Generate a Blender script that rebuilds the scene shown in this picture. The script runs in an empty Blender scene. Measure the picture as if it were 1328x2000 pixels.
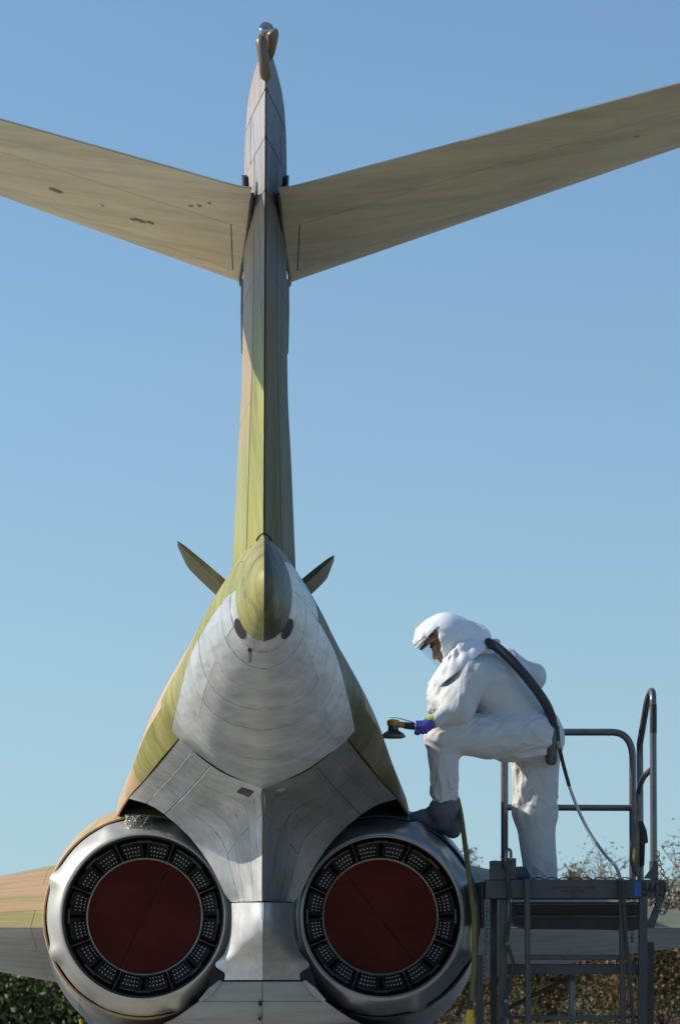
import bpy, bmesh, math, random
import numpy as np
from mathutils import Vector, Matrix, noise
random.seed(7); np.random.seed(7)
sc = bpy.context.scene
col = sc.collection
R = math.radians

# ------------------------------------------------------------------ camera
F = 5500.0                                    # focal length in photo pixels (1328 x 2000)
TH = math.atan(812/F); PS = math.atan(151*math.cos(TH)/F)
CAM = np.array([0., -18., 1.5])
cd = bpy.data.cameras.new('Camera'); cam = bpy.data.objects.new('Camera', cd); col.objects.link(cam)
cd.sensor_fit = 'VERTICAL'; cd.sensor_height = 36; cd.sensor_width = 24; cd.lens = F/2000*36
cam.location = CAM; cam.rotation_euler = (R(90)+TH, 0, -PS)
cd.clip_start = .1; cd.clip_end = 6000
cd.dof.use_dof = True; cd.dof.focus_distance = 16.2; cd.dof.aperture_fstop = 5.6
sc.camera = cam
# ------------------------------------------------------------------ sky and sun
SA, SE = R(6), R(33)                         # sun: left of the jet, a little beyond it
SUN = Vector((-math.cos(SE)*math.cos(SA), math.cos(SE)*math.sin(SA), math.sin(SE)))
w = bpy.data.worlds.new('World'); sc.world = w; w.use_nodes = True
nt = w.node_tree; bg = nt.nodes['Background']
sky = nt.nodes.new('ShaderNodeTexSky'); sky.sky_type = 'NISHITA'; sky.sun_disc = False
sky.sun_elevation = SE; sky.sun_rotation = math.atan2(SUN.x, SUN.y)
sky.altitude = 0; sky.air_density = 1.5; sky.dust_density = 0; sky.ozone_density = 6
# the clear air near the horizon is less yellow than the model's: look it up a few degrees higher there, all the way round
wt = nt.nodes.new('ShaderNodeTexCoord'); ws = nt.nodes.new('ShaderNodeSeparateXYZ'); wc = nt.nodes.new('ShaderNodeCombineXYZ'); wn = nt.nodes.new('ShaderNodeVectorMath'); wn.operation = 'NORMALIZE'
def wmath(op, a, b_=None):
    n = nt.nodes.new('ShaderNodeMath'); n.operation = op
    for i, q in enumerate((a, b_)):
        if q is None: continue
        if isinstance(q, float): n.inputs[i].default_value = q
        else: nt.links.new(q, n.inputs[i])
    return n.outputs[0]
nt.links.new(wt.outputs['Generated'], ws.inputs[0])
zz = wmath('MAXIMUM', ws.outputs[2], 0.0)
zz = wmath('ADD', ws.outputs[2], wmath('MULTIPLY', wmath('EXPONENT', wmath('MULTIPLY', zz, -6.0)), .12))
nt.links.new(ws.outputs[0], wc.inputs[0]); nt.links.new(ws.outputs[1], wc.inputs[1]); nt.links.new(zz, wc.inputs[2])
nt.links.new(wc.outputs[0], wn.inputs[0]); nt.links.new(wn.outputs[0], sky.inputs[0])
nt.links.new(sky.outputs[0], bg.inputs[0]); bg.inputs[1].default_value = .134
sl = bpy.data.lights.new('Sun', 'SUN'); sl.energy = 5.0; sl.angle = R(.5); sl.color = (1, .93, .82)
so = bpy.data.objects.new('Sun', sl); col.objects.link(so)
so.rotation_euler = SUN.to_track_quat('Z', 'Y').to_euler(); so.location = SUN*40
sc.view_settings.view_transform = 'Standard'; sc.view_settings.look = 'None'
sc.view_settings.exposure = 0; sc.view_settings.gamma = 1

# ------------------------------------------------------------------ layout helpers
fw = np.array([math.sin(PS)*math.cos(TH), math.cos(PS)*math.cos(TH), math.sin(TH)])
rt = np.array([math.cos(PS), -math.sin(PS), 0]); up = np.cross(rt, fw)
def P(px, py, y):                             # photo pixel -> point of the place at depth y
    d = fw+rt*((px-664)/F)-up*((py-1000)/F); return CAM+d*((y-CAM[1])/d[1])
def U(dx, py, y):                             # same, measured from the jet's centre plane
    z = P(513, py, y)[2]; q = np.array([0, y, z])-CAM
    return np.array([dx*(q@fw)/F, y, z])
def V(a): return Vector([float(c) for c in a])

# ------------------------------------------------------------------ object helpers
def tag(o, label=None, cat=None, group=None, kind=None):
    if label: o['label'] = label
    if cat: o['category'] = cat
    if group: o['group'] = group
    if kind: o['kind'] = kind
    return o
def empty(name, loc=(0, 0, 0)):
    o = bpy.data.objects.new(name, None); o.location = loc; col.objects.link(o); o.empty_display_size = .1
    return o
def mk(name, v, f, m, parent=None, smooth=True, sharp=None):
    me = bpy.data.meshes.new(name); me.from_pydata([tuple(map(float, p)) for p in v], [], [tuple(int(i) for i in q) for q in f])
    if smooth: me.shade_smooth()
    if m: me.materials.append(m)
    if sharp: me.set_sharp_from_angle(angle=R(sharp))
    me.update()
    o = bpy.data.objects.new(name, me); col.objects.link(o)
    if parent is not None:
        o.parent = parent
        o.matrix_parent_inverse = Matrix.Translation(parent.location).inverted() if parent.type == 'EMPTY' else Matrix.Identity(4)
    return o
class MB:
    def __init__(s): s.v = []; s.f = []
    def add(s, v, f):
        b = len(s.v); s.v += [tuple(map(float, p)) for p in v]; s.f += [tuple(i+b for i in q) for q in f]; return s
    def box(s, a, b, bev=0.0):
        (x0, y0, z0), (x1, y1, z1) = a, b
        x0, x1 = min(x0, x1), max(x0, x1); y0, y1 = min(y0, y1), max(y0, y1); z0, z1 = min(z0, z1), max(z0, z1)
        c = min(bev, (x1-x0)/3, (y1-y0)/3, (z1-z0)/3)
        bm = bmesh.new(); bmesh.ops.create_cube(bm, size=1)
        for q in bm.verts: q.co = Vector(((x0+x1)/2+q.co.x*(x1-x0), (y0+y1)/2+q.co.y*(y1-y0), (z0+z1)/2+q.co.z*(z1-z0)))
        if c > 1e-5: bmesh.ops.bevel(bm, geom=bm.edges[:], offset=c, segments=1, affect='EDGES')
        bm.verts.index_update()
        s.add([q.co for q in bm.verts], [[l.index for l in fc.verts] for fc in bm.faces]); bm.free(); return s
    def tube(s, pts, r, n=10, caps=True):
        pts = [V(p) for p in pts]; m = len(pts)
        rs = r if hasattr(r, '__len__') else [r]*m
        T = [(pts[min(i+1, m-1)]-pts[max(i-1, 0)]).normalized() for i in range(m)]
        a = T[0].orthogonal().normalized(); vs = []
        for i in range(m):
            a = (a-T[i]*a.dot(T[i])).normalized(); b = T[i].cross(a)
            for k in range(n):
                t = 2*math.pi*k/n; vs.append(pts[i]+(a*math.cos(t)+b*math.sin(t))*rs[i])
        fs = [(i*n+k, i*n+(k+1) % n, (i+1)*n+(k+1) % n, (i+1)*n+k) for i in range(m-1) for k in range(n)]
        if caps: fs += [tuple(range(n))[::-1], tuple((m-1)*n+k for k in range(n))]
        return s.add(vs, fs)
    def prism(s, poly, off):                  # polygon (3-D points) extruded by a vector
        n = len(poly); p = [V(q) for q in poly]; o = V(off)
        return s.add(p+[q+o for q in p], [tuple(range(n))[::-1], tuple(range(n, 2*n))]+[(i, (i+1) % n, n+(i+1) % n, n+i) for i in range(n)])
    def lathe(s, prof, c, n=48, ax='y', close=False, fn=None):   # prof = (radius, along)
        vs = []
        for i, (r, a) in enumerate(prof):
            for k in range(n):
                t = 2*math.pi*k/n; rr, aa = (r, a) if fn is None else fn(r, a, t)
                if ax == 'y': vs.append((c[0]+rr*math.cos(t), c[1]+aa, c[2]+rr*math.sin(t)))
                else: vs.append((c[0]+rr*math.cos(t), c[1]+rr*math.sin(t), c[2]+aa))
        m = len(prof)
        fs = [(i*n+k, i*n+(k+1) % n, (i+1)*n+(k+1) % n, (i+1)*n+k) for i in range(m-1) for k in range(n)]
        if close: fs += [tuple(range(n)), tuple((m-1)*n+k for k in range(n))[::-1]]
        return s.add(vs, fs)
    def build(s, name, m, parent=None, smooth=True, sharp=35):
        o = mk(name, s.v, s.f, m, parent, smooth, sharp if smooth else None)
        bm = bmesh.new(); bm.from_mesh(o.data); bmesh.ops.recalc_face_normals(bm, faces=bm.faces[:]); bm.to_mesh(o.data); bm.free()
        return o
def cat_rom(pts, n):
    p = np.array(pts, float); m = len(p); t = np.linspace(0, m-1, n); out = np.zeros((n, p.shape[1]))
    ext = np.vstack([2*p[0]-p[1], p, 2*p[-1]-p[-2]])
    for j, tt in enumerate(t):
        i = min(int(tt), m-2); u = tt-i; a, b, c, d = ext[i:i+4]
        out[j] = .5*((2*b)+(c-a)*u+(2*a-5*b+4*c-d)*u*u+(3*b-a-3*c+d)*u**3)
    return out
def fine(rows, nu, nv):                       # rows of control points -> smooth grid [row, along]
    a = np.array([cat_rom(r, nu) for r in rows]); return np.stack([cat_rom(a[:, j], nv) for j in range(nu)], 1)
def samp(G, v, u):
    nv, nu = G.shape[:2]; a = min(max(v, 0), 1)*(nv-1); b = min(max(u, 0), 1)*(nu-1)
    i = min(int(a), nv-2); j = min(int(b), nu-2); s, t = a-i, b-j
    return (G[i, j]*(1-s)*(1-t)+G[i+1, j]*s*(1-t)+G[i, j+1]*(1-s)*t+G[i+1, j+1]*s*t)
def nrm(G, v, u, sgn):
    e = .004
    a = samp(G, v+e, u)-samp(G, v-e, u); b = samp(G, v, u+e)-samp(G, v, u-e); n = np.cross(a, b)*sgn
    l = np.linalg.norm(n); return n/l if l > 1e-12 else np.array([0, 0, 0.])
def panel(G, v0, v1, u0, u1, sgn, gap, thick, lift=0., step=.07, mx=40, gapu=None):
    lv = np.linalg.norm(samp(G, v0, (u0+u1)/2)-samp(G, v1, (u0+u1)/2))+1e-6
    lu = np.linalg.norm(samp(G, (v0+v1)/2, u0)-samp(G, (v0+v1)/2, u1))+1e-6
    gv = gap/2/lv*(v1-v0); gu = (gapu if gapu is not None else gap)/2/lu*(u1-u0)
    a0, a1, b0, b1 = v0+gv, v1-gv, u0+gu, u1-gu
    n = int(min(mx, max(2, lv/step)))+1; m = int(min(mx, max(2, lu/step)))+1
    top, bot = [], []
    for i in range(n):
        for j in range(m):
            v = a0+(a1-a0)*i/(n-1); u = b0+(b1-b0)*j/(m-1)
            p = samp(G, v, u); q = nrm(G, v, u, sgn); top.append(p+q*lift); bot.append(p-q*thick)
    N = n*m; f = []
    for i in range(n-1):
        for j in range(m-1):
            a = i*m+j; f.append((a, a+m, a+m+1, a+1) if sgn > 0 else (a, a+1, a+m+1, a+m))
    rim = [j for j in range(m)]+[i*m+m-1 for i in range(1, n)]+[(n-1)*m+j for j in range(m-2, -1, -1)]+[i*m for i in range(n-2, 0, -1)]
    K = len(rim)
    for k in range(K):
        a, b = rim[k], rim[(k+1) % K]; f.append((a, b, N+b, N+a) if sgn > 0 else (a, N+a, N+b, b))
    return np.array(top+bot), f
def put_panel(name, G, rng, sgn, m, parent, mirror, gap=.006, thick=.01, lift=0., **k):
    v, f = panel(G, *rng, sgn, gap, thick, lift, **k)
    if mirror: v = v*np.array([-1, 1, 1]); f = [q[::-1] for q in f]
    return mk(name, v, f, m, parent, True, 50)
def back_skin(name, G, sgn, m, parent, mirror, depth=.012):
    nv, nu = G.shape[:2]; v = []
    for i in range(nv):
        for j in range(nu): v.append(G[i, j]-nrm(G, i/(nv-1), j/(nu-1), sgn)*depth)
    f = [(i*nu+j, (i+1)*nu+j, (i+1)*nu+j+1, i*nu+j+1) for i in range(nv-1) for j in range(nu-1)]
    v = np.array(v)*np.array([-1 if mirror else 1, 1, 1])
    return mk(name, v, f, m, parent)

# ------------------------------------------------------------------ materials
def mat(name, base, rough=.5, metal=0., var=.12, scale=(4, 4, 4), col2=None, mixlo=.42, mixhi=.6, mixscale=(1, 1, 1), mixn=2.,
        bump=0., bscale=40, streak=None, rvar=.1, objrand=0., spec=.5, coat=0., detail=6, zramp=None):
    m = bpy.data.materials.new(name); m.use_nodes = True; t = m.node_tree; N = t.nodes; L = t.links
    b = N['Principled BSDF']; b.inputs['Metallic'].default_value = metal; b.inputs['Specular IOR Level'].default_value = spec
    b.inputs['Coat Weight'].default_value = coat
    tc = N.new('ShaderNodeTexCoord')
    def nz(sv, sc_, det=detail, dist=0., ro=.6):
        mp = N.new('ShaderNodeMapping'); mp.inputs['Scale'].default_value = sv; L.new(tc.outputs['Object'], mp.inputs[0])
        n = N.new('ShaderNodeTexNoise'); n.inputs['Scale'].default_value = sc_; n.inputs['Detail'].default_value = det
        n.inputs['Distortion'].default_value = dist; n.inputs['Roughness'].default_value = ro
        L.new(mp.outputs[0], n.inputs['Vector']); return n.outputs['Fac']
    def ramp(fac, stops):
        r = N.new('ShaderNodeValToRGB'); L.new(fac, r.inputs[0]); e = r.color_ramp.elements
        while len(e) < len(stops): e.new(.5)
        for i, (p, c) in enumerate(stops): e[i].position = p; e[i].color = (*c, 1) if len(c) == 3 else c
        return r.outputs[0]
    def mixc(a, b_, fac, mode='MIX'):
        x = N.new('ShaderNodeMix'); x.data_type = 'RGBA'; x.blend_type = mode
        if isinstance(fac, float): x.inputs[0].default_value = fac
        else: L.new(fac, x.inputs[0])
        for s_, q in ((x.inputs[6], a), (x.inputs[7], b_)):
            if isinstance(q, tuple): s_.default_value = (*q, 1)
            else: L.new(q, s_)
        return x.outputs[2]
    c = tuple(base)
    if zramp:                                 # paint scheme that changes with height, edge wandering
        sp = N.new('ShaderNodeSeparateXYZ'); L.new(tc.outputs['Object'], sp.inputs[0])
        mm = N.new('ShaderNodeMath'); mm.operation = 'MULTIPLY_ADD'; L.new(nz((5, 5, .7), 2.2), mm.inputs[0]); mm.inputs[1].default_value = zramp[2]
        L.new(sp.outputs[2], mm.inputs[2])
        mr = N.new('ShaderNodeMapRange'); mr.inputs[1].default_value = zramp[0]+zramp[2]/2; mr.inputs[2].default_value = zramp[1]+zramp[2]/2
        L.new(mm.outputs[0], mr.inputs[0]); c = ramp(mr.outputs[0], zramp[3])
    if col2:
        f = ramp(nz(mixscale, mixn, dist=.6), [(mixlo, (0, 0, 0)), (mixhi, (1, 1, 1))]); c = mixc(c, tuple(col2), f)
    f = ramp(nz(scale, 1.), [(.25, (1-var,)*3), (.75, (1+var,)*3)]); c = mixc(c, f, 1., 'MULTIPLY')
    if streak:
        f = ramp(nz(streak[0], 1., 8, .4, .7), [(.30, (1-streak[1],)*3), (.5, (1, 1, 1)), (.72, (1+streak[1]*.5,)*3)]); c = mixc(c, f, 1., 'MULTIPLY')
    if objrand:
        oi = N.new('ShaderNodeObjectInfo'); f = ramp(oi.outputs['Random'], [(0, (1-objrand,)*3), (1, (1+objrand,)*3)]); c = mixc(c, f, 1., 'MULTIPLY')
    if isinstance(c, tuple): b.inputs['Base Color'].default_value = (*c, 1)
    else: L.new(c, b.inputs['Base Color'])
    r = N.new('ShaderNodeMapRange'); r.inputs[3].default_value = max(.03, rough-rvar); r.inputs[4].default_value = rough+rvar
    L.new(nz(scale, 1.7), r.inputs[0]); L.new(r.outputs[0], b.inputs['Roughness'])
    if bump:
        bn = N.new('ShaderNodeBump'); bn.inputs['Strength'].default_value = bump; bn.inputs['Distance'].default_value = .01
        bs = bscale if hasattr(bscale, '__len__') else (bscale,)*3
        L.new(nz(bs, 1.), bn.inputs['Height']); L.new(bn.outputs[0], b.inputs['Normal'])
    return m
OLIVE = (.25, .235, .055); TAN = (.52, .33, .17); GREY = (.36, .36, .36)
M_metal = mat('bare_sanded_metal', (.58, .58, .57), .48, .48, .2, (5, 5, 7), streak=((1.5, 1.5, 22), .22), bump=.05, bscale=(3, 3, 60), objrand=.05, rvar=.08)
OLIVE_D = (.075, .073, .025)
M_oliveD = mat('shaded_olive_paint', OLIVE_D, .5, 0, .2, (3, 3, 1.2), col2=(.12, .11, .04), mixlo=.5, mixhi=.7, mixn=3, mixscale=(2, 2, .7), streak=((9, 9, 1.4), .3), bump=.03, bscale=60, spec=.22)  # olive darkened to carry the right side's shade; speed brakes share it
M_tanD = mat('shaded_tan_paint', (.15, .105, .06), .42, 0, .15, (3, 3, 1), col2=OLIVE_D, mixlo=.5, mixhi=.62, mixn=1.8, mixscale=(1.6, 1.6, .8), streak=((8, 8, 1.2), .25), spec=.2)  # shade of the right flank put into the tan
M_cone = mat('shaded_stained_olive', (.042, .041, .016), .45, 0, .25, (8, 8, 5), col2=(.15, .14, .045), mixlo=.50, mixhi=.68, mixn=5, streak=((14, 14, 6), .35), spec=.3)  # right housing shell: its shade is mixed into the olive, under the stains
M_coneL = mat('stained_yellow_olive', (.30, .275, .07), .5, 0, .2, (8, 8, 5), col2=(.06, .058, .02), mixlo=.56, mixhi=.74, mixn=4.5, mixscale=(1, 1, .8), streak=((16, 16, 5), .35), bump=.04, bscale=40)
M_nacD = mat('shaded_nacelle_paint', (.06, .07, .078), .28, .2, .2, (3, 3, 3), streak=((3, 1, 8), .3))  # right nacelle: shade and bluish sky reflection held in the colour
M_metal2 = mat('lit_sanded_metal_vault', (.76, .76, .74), .46, .45, .2, (6, 3, 6), streak=((14, 14, 2), .2), bump=.05, bscale=(40, 40, 4), objrand=.05)  # left copy, brightened in colour for sun and ground bounce there
M_metal2R = mat('shaded_side_metal', (.30, .30, .295), .42, .55, .2, (6, 3, 6), streak=((14, 14, 2), .2), bump=.05, bscale=(40, 40, 4), objrand=.05)  # same metal on the right, darkened so the colour carries its shade
M_shroud = mat('polished_heat_metal', (.58, .54, .46), .44, .6, .12, (5, 5, 5), col2=(.42, .35, .23), mixlo=.58, mixhi=.85, mixn=3, bump=.02, bscale=5, rvar=.06)
M_finD = mat('shaded_fin_paint', TAN, .55, 0, .12, (4, 4, .8), spec=.10, col2=(.05, .045, .03), mixlo=.58, mixhi=.75, mixn=2.5, mixscale=(7, 7, .9), streak=((16, 16, .9), .3), bump=.02, bscale=50, objrand=.05,
            zramp=(3.3, 5.6, .5, [(0, (.125, .112, .048)), (.38, (.115, .10, .048)), (.52, (.12, .10, .06)), (.60, (.10, .11, .13)), (.70, (.11, .095, .07)), (.78, (.15, .165, .19)), (1, (.17, .18, .19))]))  # right fin: shade painted in, bluish stops stand for reflected sky
M_shroudR = mat('shaded_heat_metal', (.30, .31, .31), .32, .75, .1, (5, 5, 5), col2=(.20, .20, .19), mixlo=.5, mixhi=.75, mixn=3, bump=.02, bscale=5, rvar=.06)  # right shroud: shadow and dark reflections worked into the base colour
M_olive = mat('sanded_olive_paint', OLIVE, .55, 0, .18, (3, 3, 1.2), col2=(.34, .30, .09), mixn=3, mixscale=(2, 2, .7), streak=((9, 9, 1.4), .28), bump=.03, bscale=60)
M_tan = mat('sanded_tan_paint', TAN, .55, 0, .12, (3, 3, 1), col2=(.36, .30, .12), mixlo=.58, mixhi=.72, mixn=2.2, mixscale=(1.6, 1.6, .6), streak=((8, 8, 1.2), .18))
M_tan2 = mat('sanded_tan_and_olive_paint', TAN, .55, 0, .12, (3, 3, 1), col2=OLIVE, mixlo=.45, mixhi=.55, mixn=1.6, mixscale=(1.6, 1.6, .8), streak=((8, 8, 1.2), .22))
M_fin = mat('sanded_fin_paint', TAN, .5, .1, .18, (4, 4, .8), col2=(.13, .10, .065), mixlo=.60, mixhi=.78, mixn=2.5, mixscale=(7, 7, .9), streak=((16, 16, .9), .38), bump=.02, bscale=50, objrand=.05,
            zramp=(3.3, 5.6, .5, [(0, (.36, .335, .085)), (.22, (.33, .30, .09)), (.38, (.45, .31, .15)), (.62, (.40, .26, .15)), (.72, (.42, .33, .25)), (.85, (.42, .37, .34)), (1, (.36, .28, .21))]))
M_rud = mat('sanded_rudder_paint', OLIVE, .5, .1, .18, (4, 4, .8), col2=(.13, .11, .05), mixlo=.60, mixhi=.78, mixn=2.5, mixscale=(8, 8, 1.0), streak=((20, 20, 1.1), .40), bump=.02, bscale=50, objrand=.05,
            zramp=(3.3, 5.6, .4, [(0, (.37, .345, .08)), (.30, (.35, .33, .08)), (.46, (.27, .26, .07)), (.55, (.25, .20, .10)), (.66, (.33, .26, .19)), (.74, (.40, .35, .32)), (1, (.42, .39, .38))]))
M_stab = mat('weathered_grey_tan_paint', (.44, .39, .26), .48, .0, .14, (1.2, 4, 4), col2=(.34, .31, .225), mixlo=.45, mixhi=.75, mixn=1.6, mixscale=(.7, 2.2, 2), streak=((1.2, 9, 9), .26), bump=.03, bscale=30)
M_stabL = mat('bounce_lit_stab_paint', (.76, .70, .50), .5, .0, .14, (1.2, 4, 4), col2=(.62, .57, .41), mixlo=.45, mixhi=.75, mixn=1.6, mixscale=(.7, 2.2, 2), streak=((1.2, 9, 9), .22), bump=.03, bscale=30)  # left underside lightened; ground bounce is painted into the colour
M_wingtop = mat('wing_top_camouflage', TAN, .6, 0, .1, (1, 4, 1), col2=(.34, .30, .10), mixlo=.46, mixhi=.54, mixn=1.1, mixscale=(.5, 1.4, 1), streak=((.8, 12, 12), .25))
M_oliveW = mat('wing_olive_paint', (.16, .155, .06), .5, 0, .15, (1, 4, 1), streak=((.8, 10, 10), .25))
M_wingbot = mat('wing_underside_grey', (.86, .83, .75), .6, .0, .08, (1, 5, 3), col2=(.70, .68, .62), mixlo=.5, mixhi=.75, mixn=1.5, mixscale=(.5, 3, 2), streak=((1, 14, 14), .25))
M_belly = mat('belly_grey', (.34, .335, .31), .45, .35, .12, (2, 2, 6), streak=((1.2, 6, 18), .22), objrand=.05)
M_dark = mat('dark_gap', (.012, .011, .010), .8, 0, .2)
M_soot = mat('sooty_steel', (.035, .034, .032), .5, .6, .3, (20, 20, 20))
M_petal = mat('nozzle_steel', (.085, .083, .078), .42, .8, .3, (25, 25, 25))
M_stud = mat('worn_steel_stud', (.36, .355, .34), .4, .8, .2, (60, 60, 60))
M_rim = mat('nozzle_rim_metal', (.40, .38, .34), .35, .9, .2, (12, 12, 12))
M_red = mat('red_cover_paint', (.10, .020, .014), .8, 0, .22, (3, 3, 3), streak=((2, 2, 9), .15), spec=.08)
M_chrome = mat('chrome_lamp', (.45, .45, .46), .16, 1, .02, rvar=.02)
M_brownfair = mat('brown_grey_fairing', (.17, .13, .085), .4, .2, .15, (9, 9, 3), spec=.4)
M_black = mat('black_rubber', (.02, .02, .02), .5, 0, .2, (30, 30, 30))
M_suit = mat('white_coverall_cloth', (.58, .58, .57), .62, 0, .05, (9, 9, 9), bump=.35, bscale=55, rvar=.05, streak=((7, 7, 7), .05))
M_hoodc = mat('white_hood_cloth', (.80, .80, .79), 0.55, 0, .04, (9, 9, 9), bump=.22, bscale=45, rvar=.05)
M_bootc = mat('grey_boot_cover', (.10, .105, .12), .7, 0, .2, (18, 18, 18), bump=.3, bscale=60)
M_glove = mat('purple_nitrile_glove', (.075, .065, .36), .42, 0, .12, (30, 30, 30))
M_cuff = mat('lime_tape', (.42, .52, .08), .5, 0, .1, (40, 40, 40))
M_skin = mat('face_skin', (.50, .25, .16), .5, 0, .08, (30, 30, 30), bump=.05, bscale=120)
M_hair = mat('dark_brow', (.06, .035, .02), .7, 0, .2, (60, 60, 60))
M_orange = mat('orange_headband', (.75, .22, .03), .5, 0, .1, (20, 20, 20))
M_hosed = mat('dark_breathing_hose', (.03, .032, .034), .5, 0, .15, (20, 20, 20))
M_unit = mat('dark_metal_unit', (.09, .09, .09), .4, .5, .2, (20, 20, 20))
M_yel = mat('sander_yellow', (.50, .24, .02), .42, 0, .15, (30, 30, 30))
M_frame = mat('grey_stand_paint', (.060, .061, .062), .48, .25, .16, (6, 6, 3), col2=(.04, .038, .036), mixlo=.55, mixhi=.7, mixn=9, bump=.04, bscale=50)
M_rail = mat('worn_rail_metal', (.14, .14, .145), .38, .55, .2, (7, 7, 4), col2=(.12, .11, .10), mixlo=.55, mixhi=.7, mixn=9)
M_deck = mat('dark_deck_steel', (.045, .043, .04), .5, .4, .3, (8, 8, 8))
M_blue = mat('blue_decal', (.01, .10, .32), .5, 0, .1, (20, 20, 20))
M_ink = mat('black_stencil', (.008, .008, .009), .6, 0, .1, (30, 30, 30))
M_rink = mat('faded_red_stencil', (.10, .02, .02), .6, 0, .2, (60, 60, 60))
M_chain = mat('chain_steel', (.16, .155, .15), .4, .8, .2, (30, 30, 30))
M_hy = mat('olive_yellow_hose', (.13, .105, .02), .5, 0, .2, (6, 6, 6), bump=.4, bscale=(2, 2, 160))
M_hs = mat('silver_air_hose', (.42, .42, .42), .3, .6, .15, (10, 10, 10))
M_yfit = mat('yellow_fitting', (.55, .36, .02), .5, 0, .15, (14, 14, 14))
M_canvas = mat('khaki_canvas', (.20, .165, .095), .85, 0, .2, (14, 14, 14), bump=.4, bscale=60)
M_canvas2 = mat('dark_canvas', (.04, .038, .033), .85, 0, .2, (14, 14, 14))
M_mesh = mat('bright_wire', (.75, .74, .70), .25, .9, .1, (40, 40, 40))
M_ground = mat('apron_concrete', (.34, .325, .29), .85, 0, .12, (.3, .3, .3), col2=(.26, .25, .22), mixn=.2, bump=.1, bscale=8)
M_grass = mat('dry_grass', (.16, .14, .06), .9, 0, .25, (.5, .5, .5), col2=(.09, .11, .035), mixn=.12, bump=.3, bscale=6)
M_bark = mat('twig_bark', (.24, .19, .13), .9, 0, .25, (9, 9, 3))
def leafmat(name, c1, c2, c3):
    m = mat(name, c1, .6, 0, .3, (2.5, 2.5, 2.5), col2=c2, mixlo=.4, mixhi=.6, mixn=3.5, streak=((9, 9, 9), .35), spec=.3)
    t = m.node_tree; b = t.nodes['Principled BSDF']; b.inputs['Transmission Weight'].default_value = 0
    b.inputs['Subsurface Weight'].default_value = 0
    return m
M_leafg = leafmat('evergreen_leaf', (.075, .090, .026), (.125, .13, .036), 0)
M_leafa = leafmat('autumn_leaf', (.17, .12, .045), (.15, .085, .035), 0)
M_leafo = leafmat('olive_autumn_leaf', (.13, .125, .04), (.18, .12, .045), 0)

vis = bpy.data.materials.new('clear_visor'); vis.use_nodes = True; t = vis.node_tree
for n in list(t.nodes):
    if n.type != 'OUTPUT_MATERIAL': t.nodes.remove(n)
tr = t.nodes.new('ShaderNodeBsdfTransparent'); tr.inputs[0].default_value = (.90, .94, .95, 1)
gl = t.nodes.new('ShaderNodeBsdfGlossy'); gl.inputs['Roughness'].default_value = .05
mx = t.nodes.new('ShaderNodeMixShader'); mx.inputs[0].default_value = .07; t.links.new(tr.outputs[0], mx.inputs[1]); t.links.new(gl.outputs[0], mx.inputs[2])
t.links.new(mx.outputs[0], [n for n in t.nodes if n.type == 'OUTPUT_MATERIAL'][0].inputs[0])

# ------------------------------------------------------------------ ground
def disc(name, r, z, m, n=96, cx=0, cy=0):
    v = [(cx, cy, z)]+[(cx+r*math.cos(2*math.pi*k/n), cy+r*math.sin(2*math.pi*k/n), z) for k in range(n)]
    return mk(name, v, [(0, 1+k, 1+(k+1) % n) for k in range(n)], m, None, False)
g = disc('ground', 3000, -.004, M_grass); tag(g, 'dry grass field reaching to the horizon', 'ground', kind='structure')
a = MB().add([(-40, -60, 0), (40, -60, 0), (40, 26, 0), (-40, 26, 0)], [(0, 1, 2, 3)]).build('apron', M_ground, None, False)
tag(a, 'pale concrete parking apron under the jet', 'apron', kind='structure')

# ------------------------------------------------------------------ the jet
JET = empty('jet_aircraft'); tag(JET, 'twin-engine swept-tail jet in sanded camouflage and bare metal, seen from behind', 'aircraft')
def rowU(pts, ys):
    ys = ys if hasattr(ys, '__len__') else [ys]*len(pts)
    return [U(p[0], p[1], y) for p, y in zip(pts, ys)]
RW = [
 rowU([(0,1050),(20,1066),(38,1095),(50,1130),(54,1160),(51,1195),(40,1225),(22,1245),(0,1254)], -4.65),
 rowU([(0,1052),(30,1070),(54,1103),(72,1145),(78,1185),(75,1225),(60,1260),(32,1288),(0,1300)], -4.2),
 rowU([(0,1072),(42,1090),(74,1132),(108,1190),(113,1240),(106,1285),(85,1325),(46,1352),(0,1362)], -3.6),
 rowU([(0,1095),(50,1112),(88,1165),(138,1248),(142,1300),(130,1348),(100,1390),(56,1416),(0,1426)], -3.0),
 rowU([(0,1118),(60,1140),(115,1205),(159,1300),(158,1368),(140,1408),(105,1445),(55,1470),(0,1480)], -2.4),
 rowU([(0,1138),(68,1162),(131,1240),(186,1350),(163,1415),(132,1447),(92,1480),(46,1503),(0,1512)], -1.9),
 rowU([(0,1148),(74,1175),(143,1258),(200,1378),(164,1442),(128,1473),(82,1505),(40,1525),(0,1541)], [-1.7]*5+[-1.6,-1.45,-1.25,-1.1])]
GM = fine(RW, 65, 49)
OUT = [RW[6][:5],
 np.array(rowU([(0,1175),(82,1205),(165,1300),(227,1425),(200,1484)], -1.2)),
 np.array(rowU([(0,1228),(90,1260),(182,1340),(248,1480),(232,1524)], -.7)),
 np.array(rowU([(0,1262),(98,1298),(196,1378),(264,1525),(264,1560)], -.25)),
 np.array(rowU([(0,1292),(105,1326),(204,1405),(278,1560),(286,1602)], .3))]
o4 = np.array(OUT[4])
for y, sx, dz in ((2.0, 1.02, 0), (5.0, 1.0, -.02), (8.0, .8, -.1), (11, .55, -.25)):
    q = o4.copy(); q[:, 0] *= sx; q[:, 1] = y; q[:, 2] += dz; OUT.append(q)
a_ = np.array([cat_rom(r, 41) for r in OUT]); half = GM[-1, :33]       # first row taken from the tail cone so the skins meet
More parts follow.
